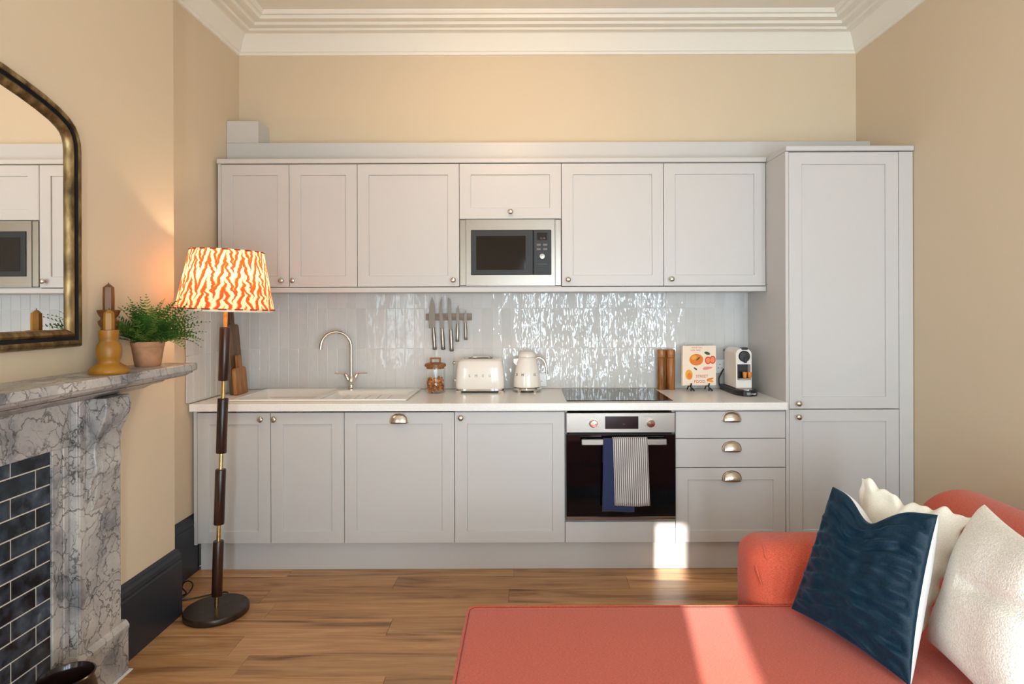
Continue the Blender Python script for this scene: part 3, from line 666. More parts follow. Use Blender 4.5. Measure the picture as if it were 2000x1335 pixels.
obj('handle', B().box(hx0, hx1, HY, HY + 0.016, hz0, hz1, bev=0.004, seg=2).box(hx0 + 0.012, hx0 + 0.03, HY + 0.014, YD - 0.019, hz0 + 0.008, hz1 - 0.006).box(hx1 - 0.03, hx1 - 0.012, HY + 0.014, YD - 0.019, hz0 + 0.008, hz1 - 0.006), 'steel', dd)
# tea towels over the handle
def towel(name, x0t, x1t, x0b, x1b, zb, zback, mat, extra, seed):
    ytop = HY + 0.008; rr = 0.016 + extra; th_ = 0.0022; zc = (hz0 + hz1) / 2 + (hz1 - hz0) / 2 - 0.008 + 0.004
    zc = hz1 - 0.006
    path = []
    for i in range(15): path.append((ytop - rr, zb + (zc - zb) * i / 14))
    for i in range(1, 10):
        a = PI - PI * i / 10; path.append((ytop + rr * math.cos(a), zc + (0.010 + extra) * math.sin(a)))
    for i in range(8): path.append((ytop + rr, zc + (zback - zc) * i / 7))
    rows = []
    nx = 20
    for i, (yy, zz) in enumerate(path):
        f = max(0, min(1, (zc - zz) / (zc - zb)))
        row = []
        for j in range(nx + 1):
            u = j / nx; xx = (x0t + (x1t - x0t) * u) * (1 - f) + (x0b + (x1b - x0b) * u) * f
            sway = 0.0025 * math.sin(u * 9 + seed) * f * (1 if i < 15 else 0)
            row.append(Vector((xx, yy - abs(sway), zz + 0.0025 * math.sin(u * 5 + seed) * f)))
        rows.append(row)
    b = B(); b.grid(rows, uv=True)
    o = obj(name, b, mat, smooth=70, normals=False); m = o.modifiers.new('s', 'SOLIDIFY'); m.thickness = th_; m.offset = 0; return o
hp = lambda x: px_at(x, HY - 0.01)
hzp = lambda y: pz_at(1220, y, HY - 0.01)
tag(towel('tea_towel', hp(1178), hp(1240), hp(1175), hp(1238), hzp(999), hzp(905), 'navy', 0.0, 0.4), 'plain navy tea towel on the oven handle, half behind the striped one', 'tea towel', 'tea towels on the oven handle')
tag(towel('tea_towel', hp(1196.5), hp(1264), hp(1199.5), hp(1268), hzp(987), hzp(930), 'stripe', 0.006, 1.7), 'cream and charcoal striped tea towel hanging in front on the oven handle', 'tea towel', 'tea towels on the oven handle')

# ---------------------------------------------------------------- worktop things
# jar with snacks
jx, jy = px_at(848, 3.70), 3.74; jr = 0.060
t = thing('storage_jar', (jx, jy, ZW), 'clear glass storage jar with wooden lid beside the toaster', 'jar')
obj('glass_body', B().lathe([(0.001, 0.0), (jr - 0.006, 0.0), (jr, 0.006), (jr, 0.158)], (jx, jy, ZW + 0.0005), 40, caps=False), 'glass', t, smooth=40)
ld = obj('lid', B().lathe([(0.001, 0.148), (jr - 0.006, 0.148), (jr - 0.006, 0.160), (jr + 0.004, 0.161), (jr + 0.006, 0.168), (jr + 0.002, 0.178), (jr - 0.02, 0.184), (0.001, 0.186)], (jx, jy, ZW), 40), 'lidwood', t, smooth=40)
obj('lid_handle', B().box(jx - 0.033, jx - 0.022, jy - 0.008, jy + 0.008, ZW + 0.183, ZW + 0.212, bev=0.003, seg=2).box(jx + 0.022, jx + 0.033, jy - 0.008, jy + 0.008, ZW + 0.183, ZW + 0.212, bev=0.003, seg=2).box(jx - 0.033, jx + 0.033, jy - 0.008, jy + 0.008, ZW + 0.204, ZW + 0.214, bev=0.003, seg=2), 'lidwood', ld)
def snacks():
    k = NT('snack_mix'); n1 = k.n('TexNoise'); n1.inputs['Scale'].default_value = 55; k.l(k.coords(), n1.inputs['Vector'])
    k.l(k.ramp(n1.outputs[0], [(0.36, S(112, 58, 40)), (0.46, S(196, 112, 48)), (0.62, S(226, 150, 82))]), k.b.inputs['Base Color']); return k.m
b = B(); rnd = random.Random(3)
for i in range(260):
    a = rnd.random() * 2 * PI; r = (jr - 0.015) * math.sqrt(rnd.random()) if i % 2 else jr - 0.0165
    z_ = ZW + 0.013 + rnd.random() * 0.075
    q = Matrix.Translation((jx + r * math.cos(a), jy + r * math.sin(a), z_)) @ Matrix.Rotation(rnd.random() * 6, 4, 'Z') @ Matrix.Rotation(rnd.random() * 6, 4, 'X')
    pt = [q @ Vector((0.008 * math.cos(s_), 0.008 * math.sin(s_), 0.003 * math.sin(2 * s_))) for s_ in [j * 0.7 for j in range(5)]]
    b.tube(pt, [0.001, 0.0035, 0.004, 0.0035, 0.001], 5)
tag(obj('crunchy_snacks', b, snacks(), smooth=60), 'orange-brown curled snacks filling the lower half of the glass jar', 'snacks', kind='stuff')

def super_ring(cx_, cy_, a, b_, n_, z_, seg=48):
    r = []
    for i in range(seg):
        th2 = 2 * PI * i / seg; c, s_ = math.cos(th2), math.sin(th2)
        r.append(Vector((cx_ + a * math.copysign(abs(c) ** (2 / n_), c), cy_ + b_ * math.copysign(abs(s_) ** (2 / n_), s_), z_)))
    return r
# toaster
tx, ty = px_at(936.5, 3.72), 3.80
t = thing('toaster', (tx, ty, ZW), 'cream two-slot toaster with rounded body beside the kettle', 'toaster')
b = B(); rows = [super_ring(tx, ty, a, d, 5, ZW + z_) for a, d, z_ in ((0.148, 0.092, 0.026), (0.151, 0.096, 0.045), (0.149, 0.097, 0.09), (0.143, 0.094, 0.15), (0.137, 0.088, 0.185), (0.128, 0.078, 0.198), (0.110, 0.062, 0.203))]
vv = b.grid(rows, closed_u=True); b.cap(vv[0]); b.cap(vv[-1]); obj('body', b, 'cream', t, smooth=50)
b = B(); vv = b.grid([super_ring(tx, ty, a, d, 5, ZW + z_) for a, d, z_ in ((0.138, 0.086, 0.012), (0.147, 0.091, 0.014), (0.147, 0.091, 0.026))], closed_u=True); b.cap(vv[0]); b.cap(vv[-1]); obj('base_band', b, 'chrome', t, smooth=40)
for sx_ in (-1, 1):
    for sy_ in (-1, 1): obj('foot', bx(tx + sx_ * 0.128 - 0.016, tx + sx_ * 0.128 + 0.016, ty + sy_ * 0.072 - 0.014, ty + sy_ * 0.072 + 0.014, ZW, ZW + 0.0125, bev=0.003, seg=2), 'chrome', t)
obj('underside', bx(tx - 0.115, tx + 0.115, ty - 0.07, ty + 0.07, ZW + 0.003, ZW + 0.0118), 'black', t)
obj('slot_surround', bx(tx - 0.095, tx + 0.095, ty - 0.05, ty + 0.05, ZW + 0.2025, ZW + 0.2065, bev=0.0015), 'chrome', t)
for q in (-0.024, 0.024): obj('slot', bx(tx - 0.075, tx + 0.075, ty + q - 0.013, ty + q + 0.013, ZW + 0.2066, ZW + 0.2072), 'black', t)
obj('bun_rail', B().tube([(tx - 0.055, ty, ZW + 0.206), (tx - 0.045, ty, ZW + 0.213), (tx + 0.045, ty, ZW + 0.213), (tx + 0.055, ty, ZW + 0.206)], 0.003, 8), 'chrome', t, smooth=40)
obj('lever_knob', B().lathe([(0.001, -0.011), (0.008, -0.008), (0.011, 0), (0.008, 0.008), (0.001, 0.011)], (tx - 0.162, ty - 0.02, ZW + 0.178), 16, caps=False), 'chrome', t, smooth=60)
obj('lever', B().tube([(tx - 0.138, ty - 0.02, ZW + 0.178), (tx - 0.156, ty - 0.02, ZW + 0.178)], 0.0035, 8), 'chrome', t)
obj('browning_dial', B().lathe([(0.016, 0), (0.016, -0.010), (0.012, -0.014), (0.001, -0.015)], (tx - 0.149, ty - 0.02, ZW + 0.07), 20, axis='x'), 'chrome', t, smooth=40)
for lx_, ch in zip((916.5, 929.5, 943, 956), 'SMEG'):
    text_mesh('lettering', ch, 'letter', t, (px_at(lx_, 3.70), ty - 0.0985, ZW + 0.105), (1, 0, 0), (0, 0.06, 1), 0.016, 0.0015)
# spoon rest / round chrome knob between toaster and kettle
# kettle
kx, ky = px_at(1029, 3.72), 3.795
t = thing('kettle', (kx, ky, ZW), 'cream retro kettle with domed lid and chrome handle, left of the hob', 'kettle')
obj('power_base', B().lathe([(0.080, 0.011), (0.088, 0.013), (0.090, 0.019), (0.086, 0.026), (0.06, 0.027)], (kx, ky, ZW), 40), 'chrome', t, smooth=40)
for a in (45, 135, 225, 315): obj('foot', B().lathe([(0.012, 0), (0.014, 0.011)], (kx + 0.066 * math.cos(math.radians(a)), ky + 0.066 * math.sin(math.radians(a)), ZW), 14), 'chrome', t)
obj('underside', B().lathe([(0.06, 0.002), (0.06, 0.0112)], (kx, ky, ZW), 24), 'black', t)
obj('body', B().lathe([(0.078, 0.028), (0.0845, 0.032), (0.085, 0.045), (0.081, 0.09), (0.073, 0.14), (0.064, 0.18), (0.056, 0.207), (0.053, 0.210)], (kx, ky, ZW), 48), 'cream', t, smooth=40)
obj('lid', B().lathe([(0.054, 0.2115), (0.0545, 0.214), (0.050, 0.229), (0.040, 0.240), (0.024, 0.246), (0.001, 0.248)], (kx, ky, ZW), 40), 'cream', t, smooth=40)
obj('handle', B().tube([(kx + 0.050, ky, ZW + 0.200), (kx + 0.066, ky, ZW + 0.208), (kx + 0.085, ky, ZW + 0.206), (kx + 0.102, ky, ZW + 0.193), (kx + 0.113, ky, ZW + 0.170), (kx + 0.119, ky, ZW + 0.140), (kx + 0.122, ky, ZW + 0.105)], [0.009, 0.010, 0.010, 0.010, 0.0095, 0.009, 0.008], 14), 'chrome', t, smooth=60)
obj('spout', B().prism([(-0.050, 0.205), (-0.084, 0.200), (-0.080, 0.178), (-0.066, 0.160)], lambda u, v, w_: Vector((kx + u, ky + w_, ZW + v)), -0.014, 0.014), 'chrome', t)
for i, ch in enumerate('SMEG'):
    a = math.radians((-50, -20, 5, 35)[i]); rr = 0.0803
    c = Vector((kx + rr * math.sin(a), ky - rr * math.cos(a), ZW + 0.108))
    text_mesh('lettering', ch, 'letter', t, c, (math.cos(a), math.sin(a), 0), (-0.14 * math.sin(a), 0.14 * math.cos(a), 1), 0.015, 0.0015)
# sockets
def socket(x, z, label, wd=0.146):
    o = thing('wall_socket', (x, YB - 0.013, z), label, 'socket')
    obj('plate', bx(x - wd / 2, x + wd / 2, YB - 0.022, YB - 0.0125, z - 0.043, z + 0.043, bev=0.003, seg=2), 'plastic', o)
    for cx_ in ([x - 0.036, x + 0.036] if wd > 0.1 else [x]):
        for dx_, dz_, w_, h_ in ((0, 0.012, 0.004, 0.009), (-0.011, -0.010, 0.007, 0.004), (0.011, -0.010, 0.007, 0.004)):
            obj('pin_hole', bx(cx_ + dx_ - w_ / 2, cx_ + dx_ + w_ / 2, YB - 0.0223, YB - 0.0217, z + dz_ - h_ / 2, z + dz_ + h_ / 2), 'black', o)
    return o
socket(px_at(1417, 3.90), pz_at(1405, 715, 3.90), 'white plastic wall socket behind the coffee machine')
socket(px_at(1054, 3.90), pz_at(1057, 741, 3.90), 'white plastic wall socket behind the kettle', 0.086)
# mills
for mxp, lab in ((1292.5, 'wooden mill next to the hob, the left one of the pair'), (1310.5, 'wooden mill next to the cookbook, the right one of the pair')):
    cx_ = px_at(mxp, 3.85); cy_ = 3.862
    t = thing('pepper_mill', (cx_, cy_, ZW), lab, 'mill', 'wooden mills by the hob')
    obj('body', B().lathe([(0.024, 0.0), (0.0265, 0.003), (0.0265, 0.197), (0.025, 0.199)], (cx_, cy_, ZW), 28), 'acacia', t, smooth=40)
    obj('cap', B().lathe([(0.025, 0.2005), (0.0265, 0.203), (0.0268, 0.245), (0.024, 0.251), (0.001, 0.253)], (cx_, cy_, ZW), 28), 'acacia', t, smooth=40)
# cookbook on easel
c0 = P(1365, 752, 3.775); right = Vector((1, 0.06, 0)).normalized(); upv = Vector((0.055, 0.20, 1)).normalized(); upv = (upv - right * upv.dot(right) + right * 0.07).normalized(); nrm = right.cross(upv).normalized()
BW, BH = 0.210, 0.245
t = thing('cookbook', c0, 'cookbook with fruit drawings on its cover propped on a small easel', 'book')
def bk(u, v, w_): return c0 + right * u + upv * v + nrm * w_
Mb = Matrix((( right.x, -nrm.x, upv.x, 0), (right.y, -nrm.y, upv.y, 0), (right.z, -nrm.z, upv.z, 0), (0, 0, 0, 1)))
def bbox_(u0, u1, v0, v1, w0, w1, **k):
    return B().prism([(u0, v0), (u1, v0), (u1, v1), (u0, v1)], bk, w0, w1)
cov = obj('cover', bbox_(-BW / 2, BW / 2, 0, BH, 0, 0.003), 'bookcover', t)
obj('pages', bbox_(-BW / 2 + 0.003, BW / 2 - 0.003, 0.003, BH - 0.003, -0.018, -0.0002), 'paper', t)
obj('back_cover', bbox_(-BW / 2, BW / 2, 0, BH, -0.021, -0.0182), 'bookcover', t)
def blob(name, mat, cu, cv, a, b_, rot=0, w_=0.0034, lob=0.0):
    n = 28; pl = []
    for i in range(n):
        th2 = 2 * PI * i / n; r = 1 + lob * math.cos(3 * th2); u, v = a * r * math.cos(th2), b_ * r * math.sin(th2); pl.append((cu + u * math.cos(rot) - v * math.sin(rot), cv + u * math.sin(rot) + v * math.cos(rot)))
    return obj(name, B().prism(pl, bk, 0.0031, w_), mat, cov)
sc_ = BW / 66.0                      # cover is about 66 px wide
def cu(x): return (x - 515) / 11.12 * sc_
def cv(y): return (1010 - y) / 11.12 * sc_ * 1.03
blob('fruit_print', 'orange', cu(450), cv(475), 0.044, 0.036, 0.0)
blob('fruit_print', 'mango', cu(400), cv(430), 0.018, 0.013, 0.4, 0.0036)
blob('leaf_print', 'leafgreen', cu(490), cv(455), 0.016, 0.005, 0.7, 0.0038)
blob('fruit_print', 'tomato', cu(708), cv(490), 0.020, 0.024, 0, 0.0034); blob('fruit_print', 'tomato', cu(808), cv(480), 0.020, 0.025, 0, 0.0035)
blob('fruit_print', 'flesh', cu(708), cv(490), 0.014, 0.017, 0, 0.0037); blob('fruit_print', 'flesh', cu(808), cv(480), 0.014, 0.018, 0, 0.0037)
blob('leaf_print', 'leafgreen', cu(690), cv(340), 0.019, 0.009, -0.3); blob('leaf_print', 'leafgreen', cu(430), cv(665), 0.013, 0.005, -0.6)
blob('fruit_print', 'mango', cu(290), cv(790), 0.023, 0.032, 0.1); blob('fruit_print', 'orange', cu(300), cv(815), 0.014, 0.019, 0.1, 0.0036)
blob('chilli_print', 'pink', cu(690), cv(655), 0.031, 0.009, 0.12, 0.0034, 0.1)
blob('shrimp_print', 'orange', cu(745), cv(890), 0.022, 0.008, 0.35, 0.0034, 0.15); blob('shrimp_print', 'mango', cu(770), cv(925), 0.016, 0.008, -0.2, 0.0035)
text_mesh('lettering', 'FOOD LIKE', 'lettering', cov, bk(cu(465), cv(222), 0.0033), right, upv, 0.0085, 0.0002, 1.1)
text_mesh('lettering', 'LIFE AND', 'lettering', cov, bk(cu(440), cv(275), 0.0033), right, upv, 0.0095, 0.0002, 1.15)
text_mesh('lettering', 'STREET', 'lettering', cov, bk(cu(575), cv(825), 0.0039), right, upv, 0.0165, 0.0002, 1.0)
text_mesh('lettering', 'FOOD', 'lettering', cov, bk(cu(520), cv(935), 0.0039), right, upv, 0.0165, 0.0002, 1.05)
t = thing('book_easel', (c0.x, 3.80, ZW), 'small black metal easel holding the cookbook', 'easel')
for fx in (1348, 1383):
    p = P(fx, 752, 3.762)
    obj('foot', B().tube([(p.x, 3.748, ZW + 0.004), (p.x + 0.002, 3.750, ZW + 0.024), (p.x + 0.003, p.y + 0.003, c0.z - 0.006), (p.x + 0.003, p.y - 0.011, c0.z + 0.014)], [0.006, 0.005, 0.0045, 0.004], 8).tube([(p.x + 0.003, p.y + 0.003, c0.z - 0.008), (p.x + 0.020, 3.745, ZW + 0.006)], [0.004, 0.005], 8).tube([(p.x + 0.003, p.y, c0.z - 0.006), (p.x + 0.006, 3.825, c0.z - 0.007), (p.x + 0.006, 3.856, ZW + 0.003)], 0.004, 8).tube([(p.x + 0.006, 3.824, c0.z - 0.007), (p.x + 0.008, 3.882, 1.13)], 0.004, 8), 'black', t, smooth=50)
# coffee machine
cx0, cx1, cyf, cyb = 1.230, 1.322, 3.625, 3.835
t = thing('coffee_machine', ((cx0 + cx1) / 2, 3.70, ZW), 'white pod coffee machine on a black base beside the tall cabinet', 'coffee machine')
def base_poly(g):
    pl = [(cx0 - 0.018 - g, 3.875 + g), (cx0 - 0.018 - g, 3.66)]
    for i in range(13):
        a = PI + PI * i / 12; pl.append(((cx0 + cx1) / 2 + 0.004 + (0.068 + g) * math.cos(a), 3.628 + (0.095 + g) * math.sin(a)))
    pl += [(cx1 + 0.026 + g, 3.66), (cx1 + 0.026 + g, 3.875 + g)]; return pl
bo = obj('base', B().prism(base_poly(0), lambda u, v, w_: Vector((u, v, w_)), ZW, ZW + 0.032), 'black', t); mb = bo.modifiers.new('b', 'BEVEL'); mb.width = 0.004; mb.segments = 2
obj('drip_tray', B().prism(base_poly(-0.018), lambda u, v, w_: Vector((u, v, w_)), ZW + 0.0322, ZW + 0.037), 'steel', t)
zt_ = 1.198; cxm = (cx0 + cx1) / 2; hw = (cx1 - cx0) / 2
def arch(g, z0_):
    pl = [(cxm + hw - g, z0_), (cxm + hw - g, zt_ - hw * 0.75)]
    for i in range(1, 12):
        a = PI * i / 12; pl.append((cxm + (hw - g) * math.cos(a), zt_ - hw * 0.75 + (hw * 0.75 - g) * math.sin(a)))
    pl += [(cxm - hw + g, zt_ - hw * 0.75), (cxm - hw + g, z0_)]; return pl
fnx = lambda u, v, w_: Vector((u, w_, v))
# body behind the cup bay, with a front frame around the bay
obj('body', B().prism(arch(0, ZW + 0.038), fnx, cyf + 0.055, cyb), 'cream', t, smooth=30)
bz0, bz1 = ZW + 0.085, ZW + 0.178
obj('head', B().prism(arch(0, bz1), fnx, cyf, cyf + 0.0545), 'cream', t, smooth=30)
obj('front_panel', B().box(cx0, cx0 + 0.008, cyf, cyf + 0.0545, bz0, bz1 - 0.0003).box(cx1 - 0.006, cx1, cyf, cyf + 0.0545, bz0, bz1 - 0.0003).box(cx0, cx1, cyf, cyf + 0.0545, ZW + 0.038, bz0 - 0.0003), 'cream', t)
obj('cup_bay', bx(cx0 + 0.009, cx1 - 0.007, cyf + 0.048, cyf + 0.0542, bz0, bz1 - 0.001), 'black', t)
cs = obj('cup_shelf', bx(cx0 + 0.009, cx1 - 0.007, cyf - 0.012, cyf + 0.047, bz0 + 0.0005, bz0 + 0.012, bev=0.002), 'steel', t)
zf = zt_ - 0.048
dk = obj('lever_disc', B().lathe([(0.033, 0), (0.033, 0.008), (0.029, 0.013), (0.001, 0.014)], (cxm + 0.002, cyf, zf), 32, axis='y'), 'black', t, smooth=40)
obj('spout', B().box(cxm - 0.004, cxm + 0.012, cyf - 0.022, cyf - 0.006, zf - 0.038, zf - 0.006, bev=0.003, seg=2), 'charcoal', t)
obj('lever', B().box(cxm - 0.014, cxm + 0.022, cyf - 0.010, cyf + 0.03, zt_ - 0.010, zt_ + 0.004, bev=0.004, seg=2), 'black', t)
obj('water_tank', B().box(cx0 + 0.006, cx1 - 0.006, cyb + 0.002, cyb + 0.034, ZW + 0.033, 1.165, bev=0.006, seg=2), 'glass', t)
obj('tank_lid', B().box(cx0 + 0.004, cx1 - 0.004, cyb + 0.001, cyb + 0.038, 1.1655, 1.178, bev=0.002), 'black', t)
text_mesh('lettering', "De'Longhi", 'plastic', t, (cxm + 0.012, 3.628 - 0.0950, ZW + 0.016), (1, 0, 0), (0, 0, 1), 0.009, 0.0008)
pts = [P(1413, 720, 3.885), P(1409, 727, 3.875), P(1404, 738, 3.87), P(1404, 748, 3.87), P(1407, 756, 3.872), P(1412, 761, 3.868)]
obj('power_cord', B().tube(pts, 0.0042, 8), 'black', t, smooth=60)
for ex in (1454.5, 1464):
    ecx = px_at(ex, 3.63); ecy = 3.632
    o = tag(obj('espresso_cup', B().lathe([(0.009, 0), (0.0105, 0.002), (0.0135, 0.034), (0.0125, 0.034), (0.0095, 0.004), (0.001, 0.003)], (ecx, ecy, bz0 + 0.0125), 20, caps=False), 'copper', smooth=40), 'small amber cup on the coffee machine shelf, ' + ('nearer the spout' if ex < 1460 else 'nearer the tall cabinet'), 'cup', 'cups in the coffee machine')
# knives
YK = 3.882
t = thing('knife_rack', (px_at(876, YK), YK, pz_at(876, 625, 3.90)), 'brown magnetic knife strip on the tiled wall', 'knife rack')
obj('strip', bx(px_at(832, 3.89), px_at(921, 3.89), YK + 0.004, YB - 0.0125, pz_at(876, 625.3, 3.89), pz_at(876, 612, 3.89), bev=0.001), 'rackwood', t)
kn = [  # blade outline, handle axis (top, bottom, radius) in photo pixels
 ([(844.5, 579), (848.5, 594), (849.8, 610), (850.0, 641.5), (837.4, 641), (837.8, 618), (839.5, 600), (842, 588)], (846.5, 641), (849, 683), 3.8, 'wide chef knife at the far left of the knife strip'),
 ([(864, 577.5), (863.5, 600), (865, 620), (867, 642), (859.3, 642), (858.5, 620), (857.8, 605), (859.5, 590)], (863.3, 642), (865.5, 683), 3.8, 'carving knife, second from the left on the knife strip'),
 ([(874.5, 580.5), (879.5, 583), (881, 588), (881.3, 610), (884.3, 644), (877, 644), (874.8, 615)], (880.5, 644), (882, 686), 3.9, 'blunt-ended bread knife in the middle of the knife strip'),
 ([(894.8, 595), (897, 607), (896.8, 620), (896.8, 633), (890.8, 633), (891.0, 620), (892.5, 604)], (894, 633), (893, 667), 3.3, 'small utility knife, second from the right on the knife strip'),
 ([(909.3, 603), (911.5, 613), (912, 631), (905.5, 631), (907, 615)], (909.0, 631), (909.8, 663.5), 3.1, 'smallest paring knife at the far right of the knife strip')]
for bl_, h0, h1, hr, lab in kn:
    p0 = P(h0[0], h0[1], YK); t = thing('kitchen_knife', p0, lab, 'knife', 'knives on the magnetic strip')
    b = B().prism([(P(x_, y_, YK).x, P(x_, y_, YK).z) for x_, y_ in bl_], lambda u, v, w_: Vector((u, w_, v)), YK - 0.001, YK + 0.0015); obj('blade', b, 'blade', t)
    a, c = P(h0[0], h0[1] - 1, YK), P(h1[0], h1[1], YK); q = hr / F * YK
    obj('handle', B().tube([a, a.lerp(c, 0.15), a.lerp(c, 0.45), a.lerp(c, 0.8), a.lerp(c, 0.97), c], [q * 0.75, q * 0.85, q * 1.1, q * 0.95, q * 1.15, q * 0.8], 12), 'steel', t, smooth=60)
# chopping boards leaning against the left wall
def board(name, xb, xt, ya, yb_, zt2, hy0, hy1, hz, thick, mat, label):
    lean = math.atan2(xb - xt, zt2 - ZW)
    def fn(u, v, w_): return Vector((xb - math.sin(lean) * v + math.cos(lean) * w_, u, ZW + 0.0005 + math.cos(lean) * v + math.sin(lean) * w_))
    H = zt2 - ZW; r = 0.02
    pl = [(ya + 0.004, 0), (yb_ - 0.004, 0), (yb_, 0.004), (yb_, H - r), (yb_ - 0.006, H - 0.006), (yb_ - r, H), (hy1 + 0.006, H), (hy1, H + 0.006), (hy1, H + hz - 0.008), (hy1 - 0.008, H + hz), (hy0 + 0.008, H + hz), (hy0, H + hz - 0.008), (hy0, H + 0.006), (hy0 - 0.006, H), (ya + r, H), (ya + 0.006, H - 0.006), (ya, H - r), (ya, 0.004)]
    o = obj(name, B().prism(pl, fn, 0, thick), mat); m = o.modifiers.new('b', 'BEVEL'); m.width = 0.003; m.segments = 2; m.limit_method = 'ANGLE'
    return tag(o, label, 'chopping board', 'wooden chopping boards')
board('chopping_board', -1.772, -1.808, 3.655, 3.80, 1.345, 3.705, 3.75, 0.13, 0.022, 'board_dark', 'tall dark wooden paddle board leaning on the tiled wall behind the lamp')
board('chopping_board', -1.742, -1.7555, 3.640, 3.785, 1.085, 3.695, 3.738, 0.075, 0.022, 'board_amber', 'short amber wooden paddle board in front of the tall dark one')

# ---------------------------------------------------------------- fireplace
XF = -1.625
t = thing('fireplace', (XBR + 0.001, 1.70, 0), 'grey veined marble fireplace with dark blue tiled panel, below the mirror', 'fireplace')
YC = 1.70
mir = lambda y_: 2 * YC - y_
def yb2(a, b_, s_): return (a, b_) if s_ > 0 else (mir(b_), mir(a))
X0 = XBR + 0.001
sh = B().prism([(X0, 1.204), (-1.434, 1.204), (-1.430, 1.200), (-1.430, 1.176), (-1.434, 1.172), (-1.446, 1.170), (-1.450, 1.163), (-1.462, 1.158), (-1.480, 1.148), (X0, 1.146)], lambda u, v, w_: Vector((u, w_, v)), mir(2.660), 2.660)
obj('mantel_shelf', sh, 'marble', t, smooth=30)
obj('bed_mould', B().prism([(X0, 1.1455), (-1.485, 1.1455), (-1.500, 1.137), (-1.540, 1.128), (-1.575, 1.112), (X0, 1.112)], lambda u, v, w_: Vector((u, w_, v)), mir(2.52), 2.52), 'marble', t, smooth=30)
obj('frieze', bx(X0, XF + 0.005, mir(2.176), 2.176, 0.952, 1.1115, bev=0.002), 'marble', t)
obj('grout_panel', bx(X0, -1.6380, mir(2.104), 2.104, 0.0, 0.9515), 'greygrout', t)
for s_ in (1, -1):
    a, b_ = yb2(2.105, 2.150, s_); obj('slip', bx(X0, XF - 0.004, a, b_, 0, 0.9515, bev=0.002), 'marble', t)
    a, b_ = yb2(2.151, 2.176, s_); obj('slip_edge', bx(X0, XF, a, b_, 0, 0.9515, bev=0.003), 'marble', t)
    a, b_ = yb2(2.180, 2.415, s_); pl_ = obj('pilaster', B().box(X0, -1.600, a, b_, 0.0, 1.1115, bev=0.002), 'marble', t)
    a, b_ = yb2(2.172, 2.443, s_); obj('plinth_block', B().box(X0, -1.589, a, b_, 0.0, 0.172, bev=0.002).prism([(X0, 0.1725), (-1.586, 0.1725), (-1.586, 0.184), (-1.592, 0.196), (-1.5995, 0.204), (X0, 0.204)], lambda u, v, w_: Vector((u, w_, v)), a, b_), 'marble', pl_)
    # raised fillets on the pilaster face and the scrolled corbel
    a, b_ = yb2(2.186, 2.212, s_); obj('fillet', bx(-1.602, -1.594, a, b_, 0.205, 1.111, bev=0.002), 'marble', pl_)
    prof = [(-1.601, 1.1115), (-1.530, 1.1115), (-1.5235, 1.095), (-1.5225, 1.075), (-1.526, 1.050), (-1.534, 1.025), (-1.546, 1.000), (-1.556, 0.975), (-1.5625, 0.950), (-1.566, 0.925), (-1.566, 0.900), (-1.562, 0.880), (-1.559, 0.862), (-1.561, 0.845), (-1.568, 0.832), (-1.578, 0.820), (-1.581, 0.795), (-1.585, 0.765), (-1.592, 0.742), (-1.601, 0.735)]
    a, b_ = yb2(2.222, 2.362, s_); co_ = obj('corbel', B().prism(prof, lambda u, v, w_: Vector((u, w_, v)), a, b_), 'marble', pl_, smooth=35)
    bm_ = co_.modifiers.new('b', 'BEVEL'); bm_.width = 0.004; bm_.segments = 2; bm_.limit_method = 'ANGLE'; bm_.angle_limit = 0.8
    a, b_ = yb2(2.250, 2.334, s_); obj('corbel_leaf', B().prism([(-1.60, 0.900), (-1.559, 0.880), (-1.5545, 0.858), (-1.560, 0.838), (-1.574, 0.81), (-1.578, 0.77), (-1.584, 0.735), (-1.590, 0.71), (-1.60, 0.695)], lambda u, v, w_: Vector((u, w_, v)), a, b_), 'marble', pl_, smooth=35)
    a, b_ = yb2(2.15, 2.452, s_); obj('floor_edge', bx(X0, -1.578, a, b_, 0.0005, 0.004), 'grout', pl_)
L_, H_ = 0.2, 0.0649
t_ = B().box(0, 0.007, 0, L_ - 0.0045, 0, H_ - 0.0045, bev=0.0015); mef = bpy.data.meshes.new('tile'); t_.bm.to_mesh(mef); t_.bm.free(); mef.materials.append(M['hearthtile'])
zr = 0.252 - 4 * H_; r_ = 0
while zr < 0.9515:
    off = 0.061 if (r_ % 2 == 1) else 0.161
    yy = 2.1045 - off + 0.0022; edges = []
    yend = 2.1045; 
    while yend > mir(2.1045) + 0.01:
        y0_ = max(yy, mir(2.1045)); zz0, zz1 = max(zr + 0.0022, 0.0), min(zr + H_ - 0.0022, 0.951)
        if yend - y0_ > 0.012 and zz1 - zz0 > 0.008:
            if abs(yend - 0.0045 - y0_ - (L_ - 0.0045)) < 1e-3 and abs(zz1 - zz0 - (H_ - 0.0045)) < 1e-3 and False: pass
            b = bx(-1.6435, -1.636, y0_ + (0.0 if y0_ == mir(2.1045) else 0.0), yend - (0.0022 if yend < 2.104 else 0), zz0, zz1, bev=0.0015); obj('tile', b, 'hearthtile', t)
        yend = yy - 0.0022; yy -= L_
    zr += H_; r_ += 1

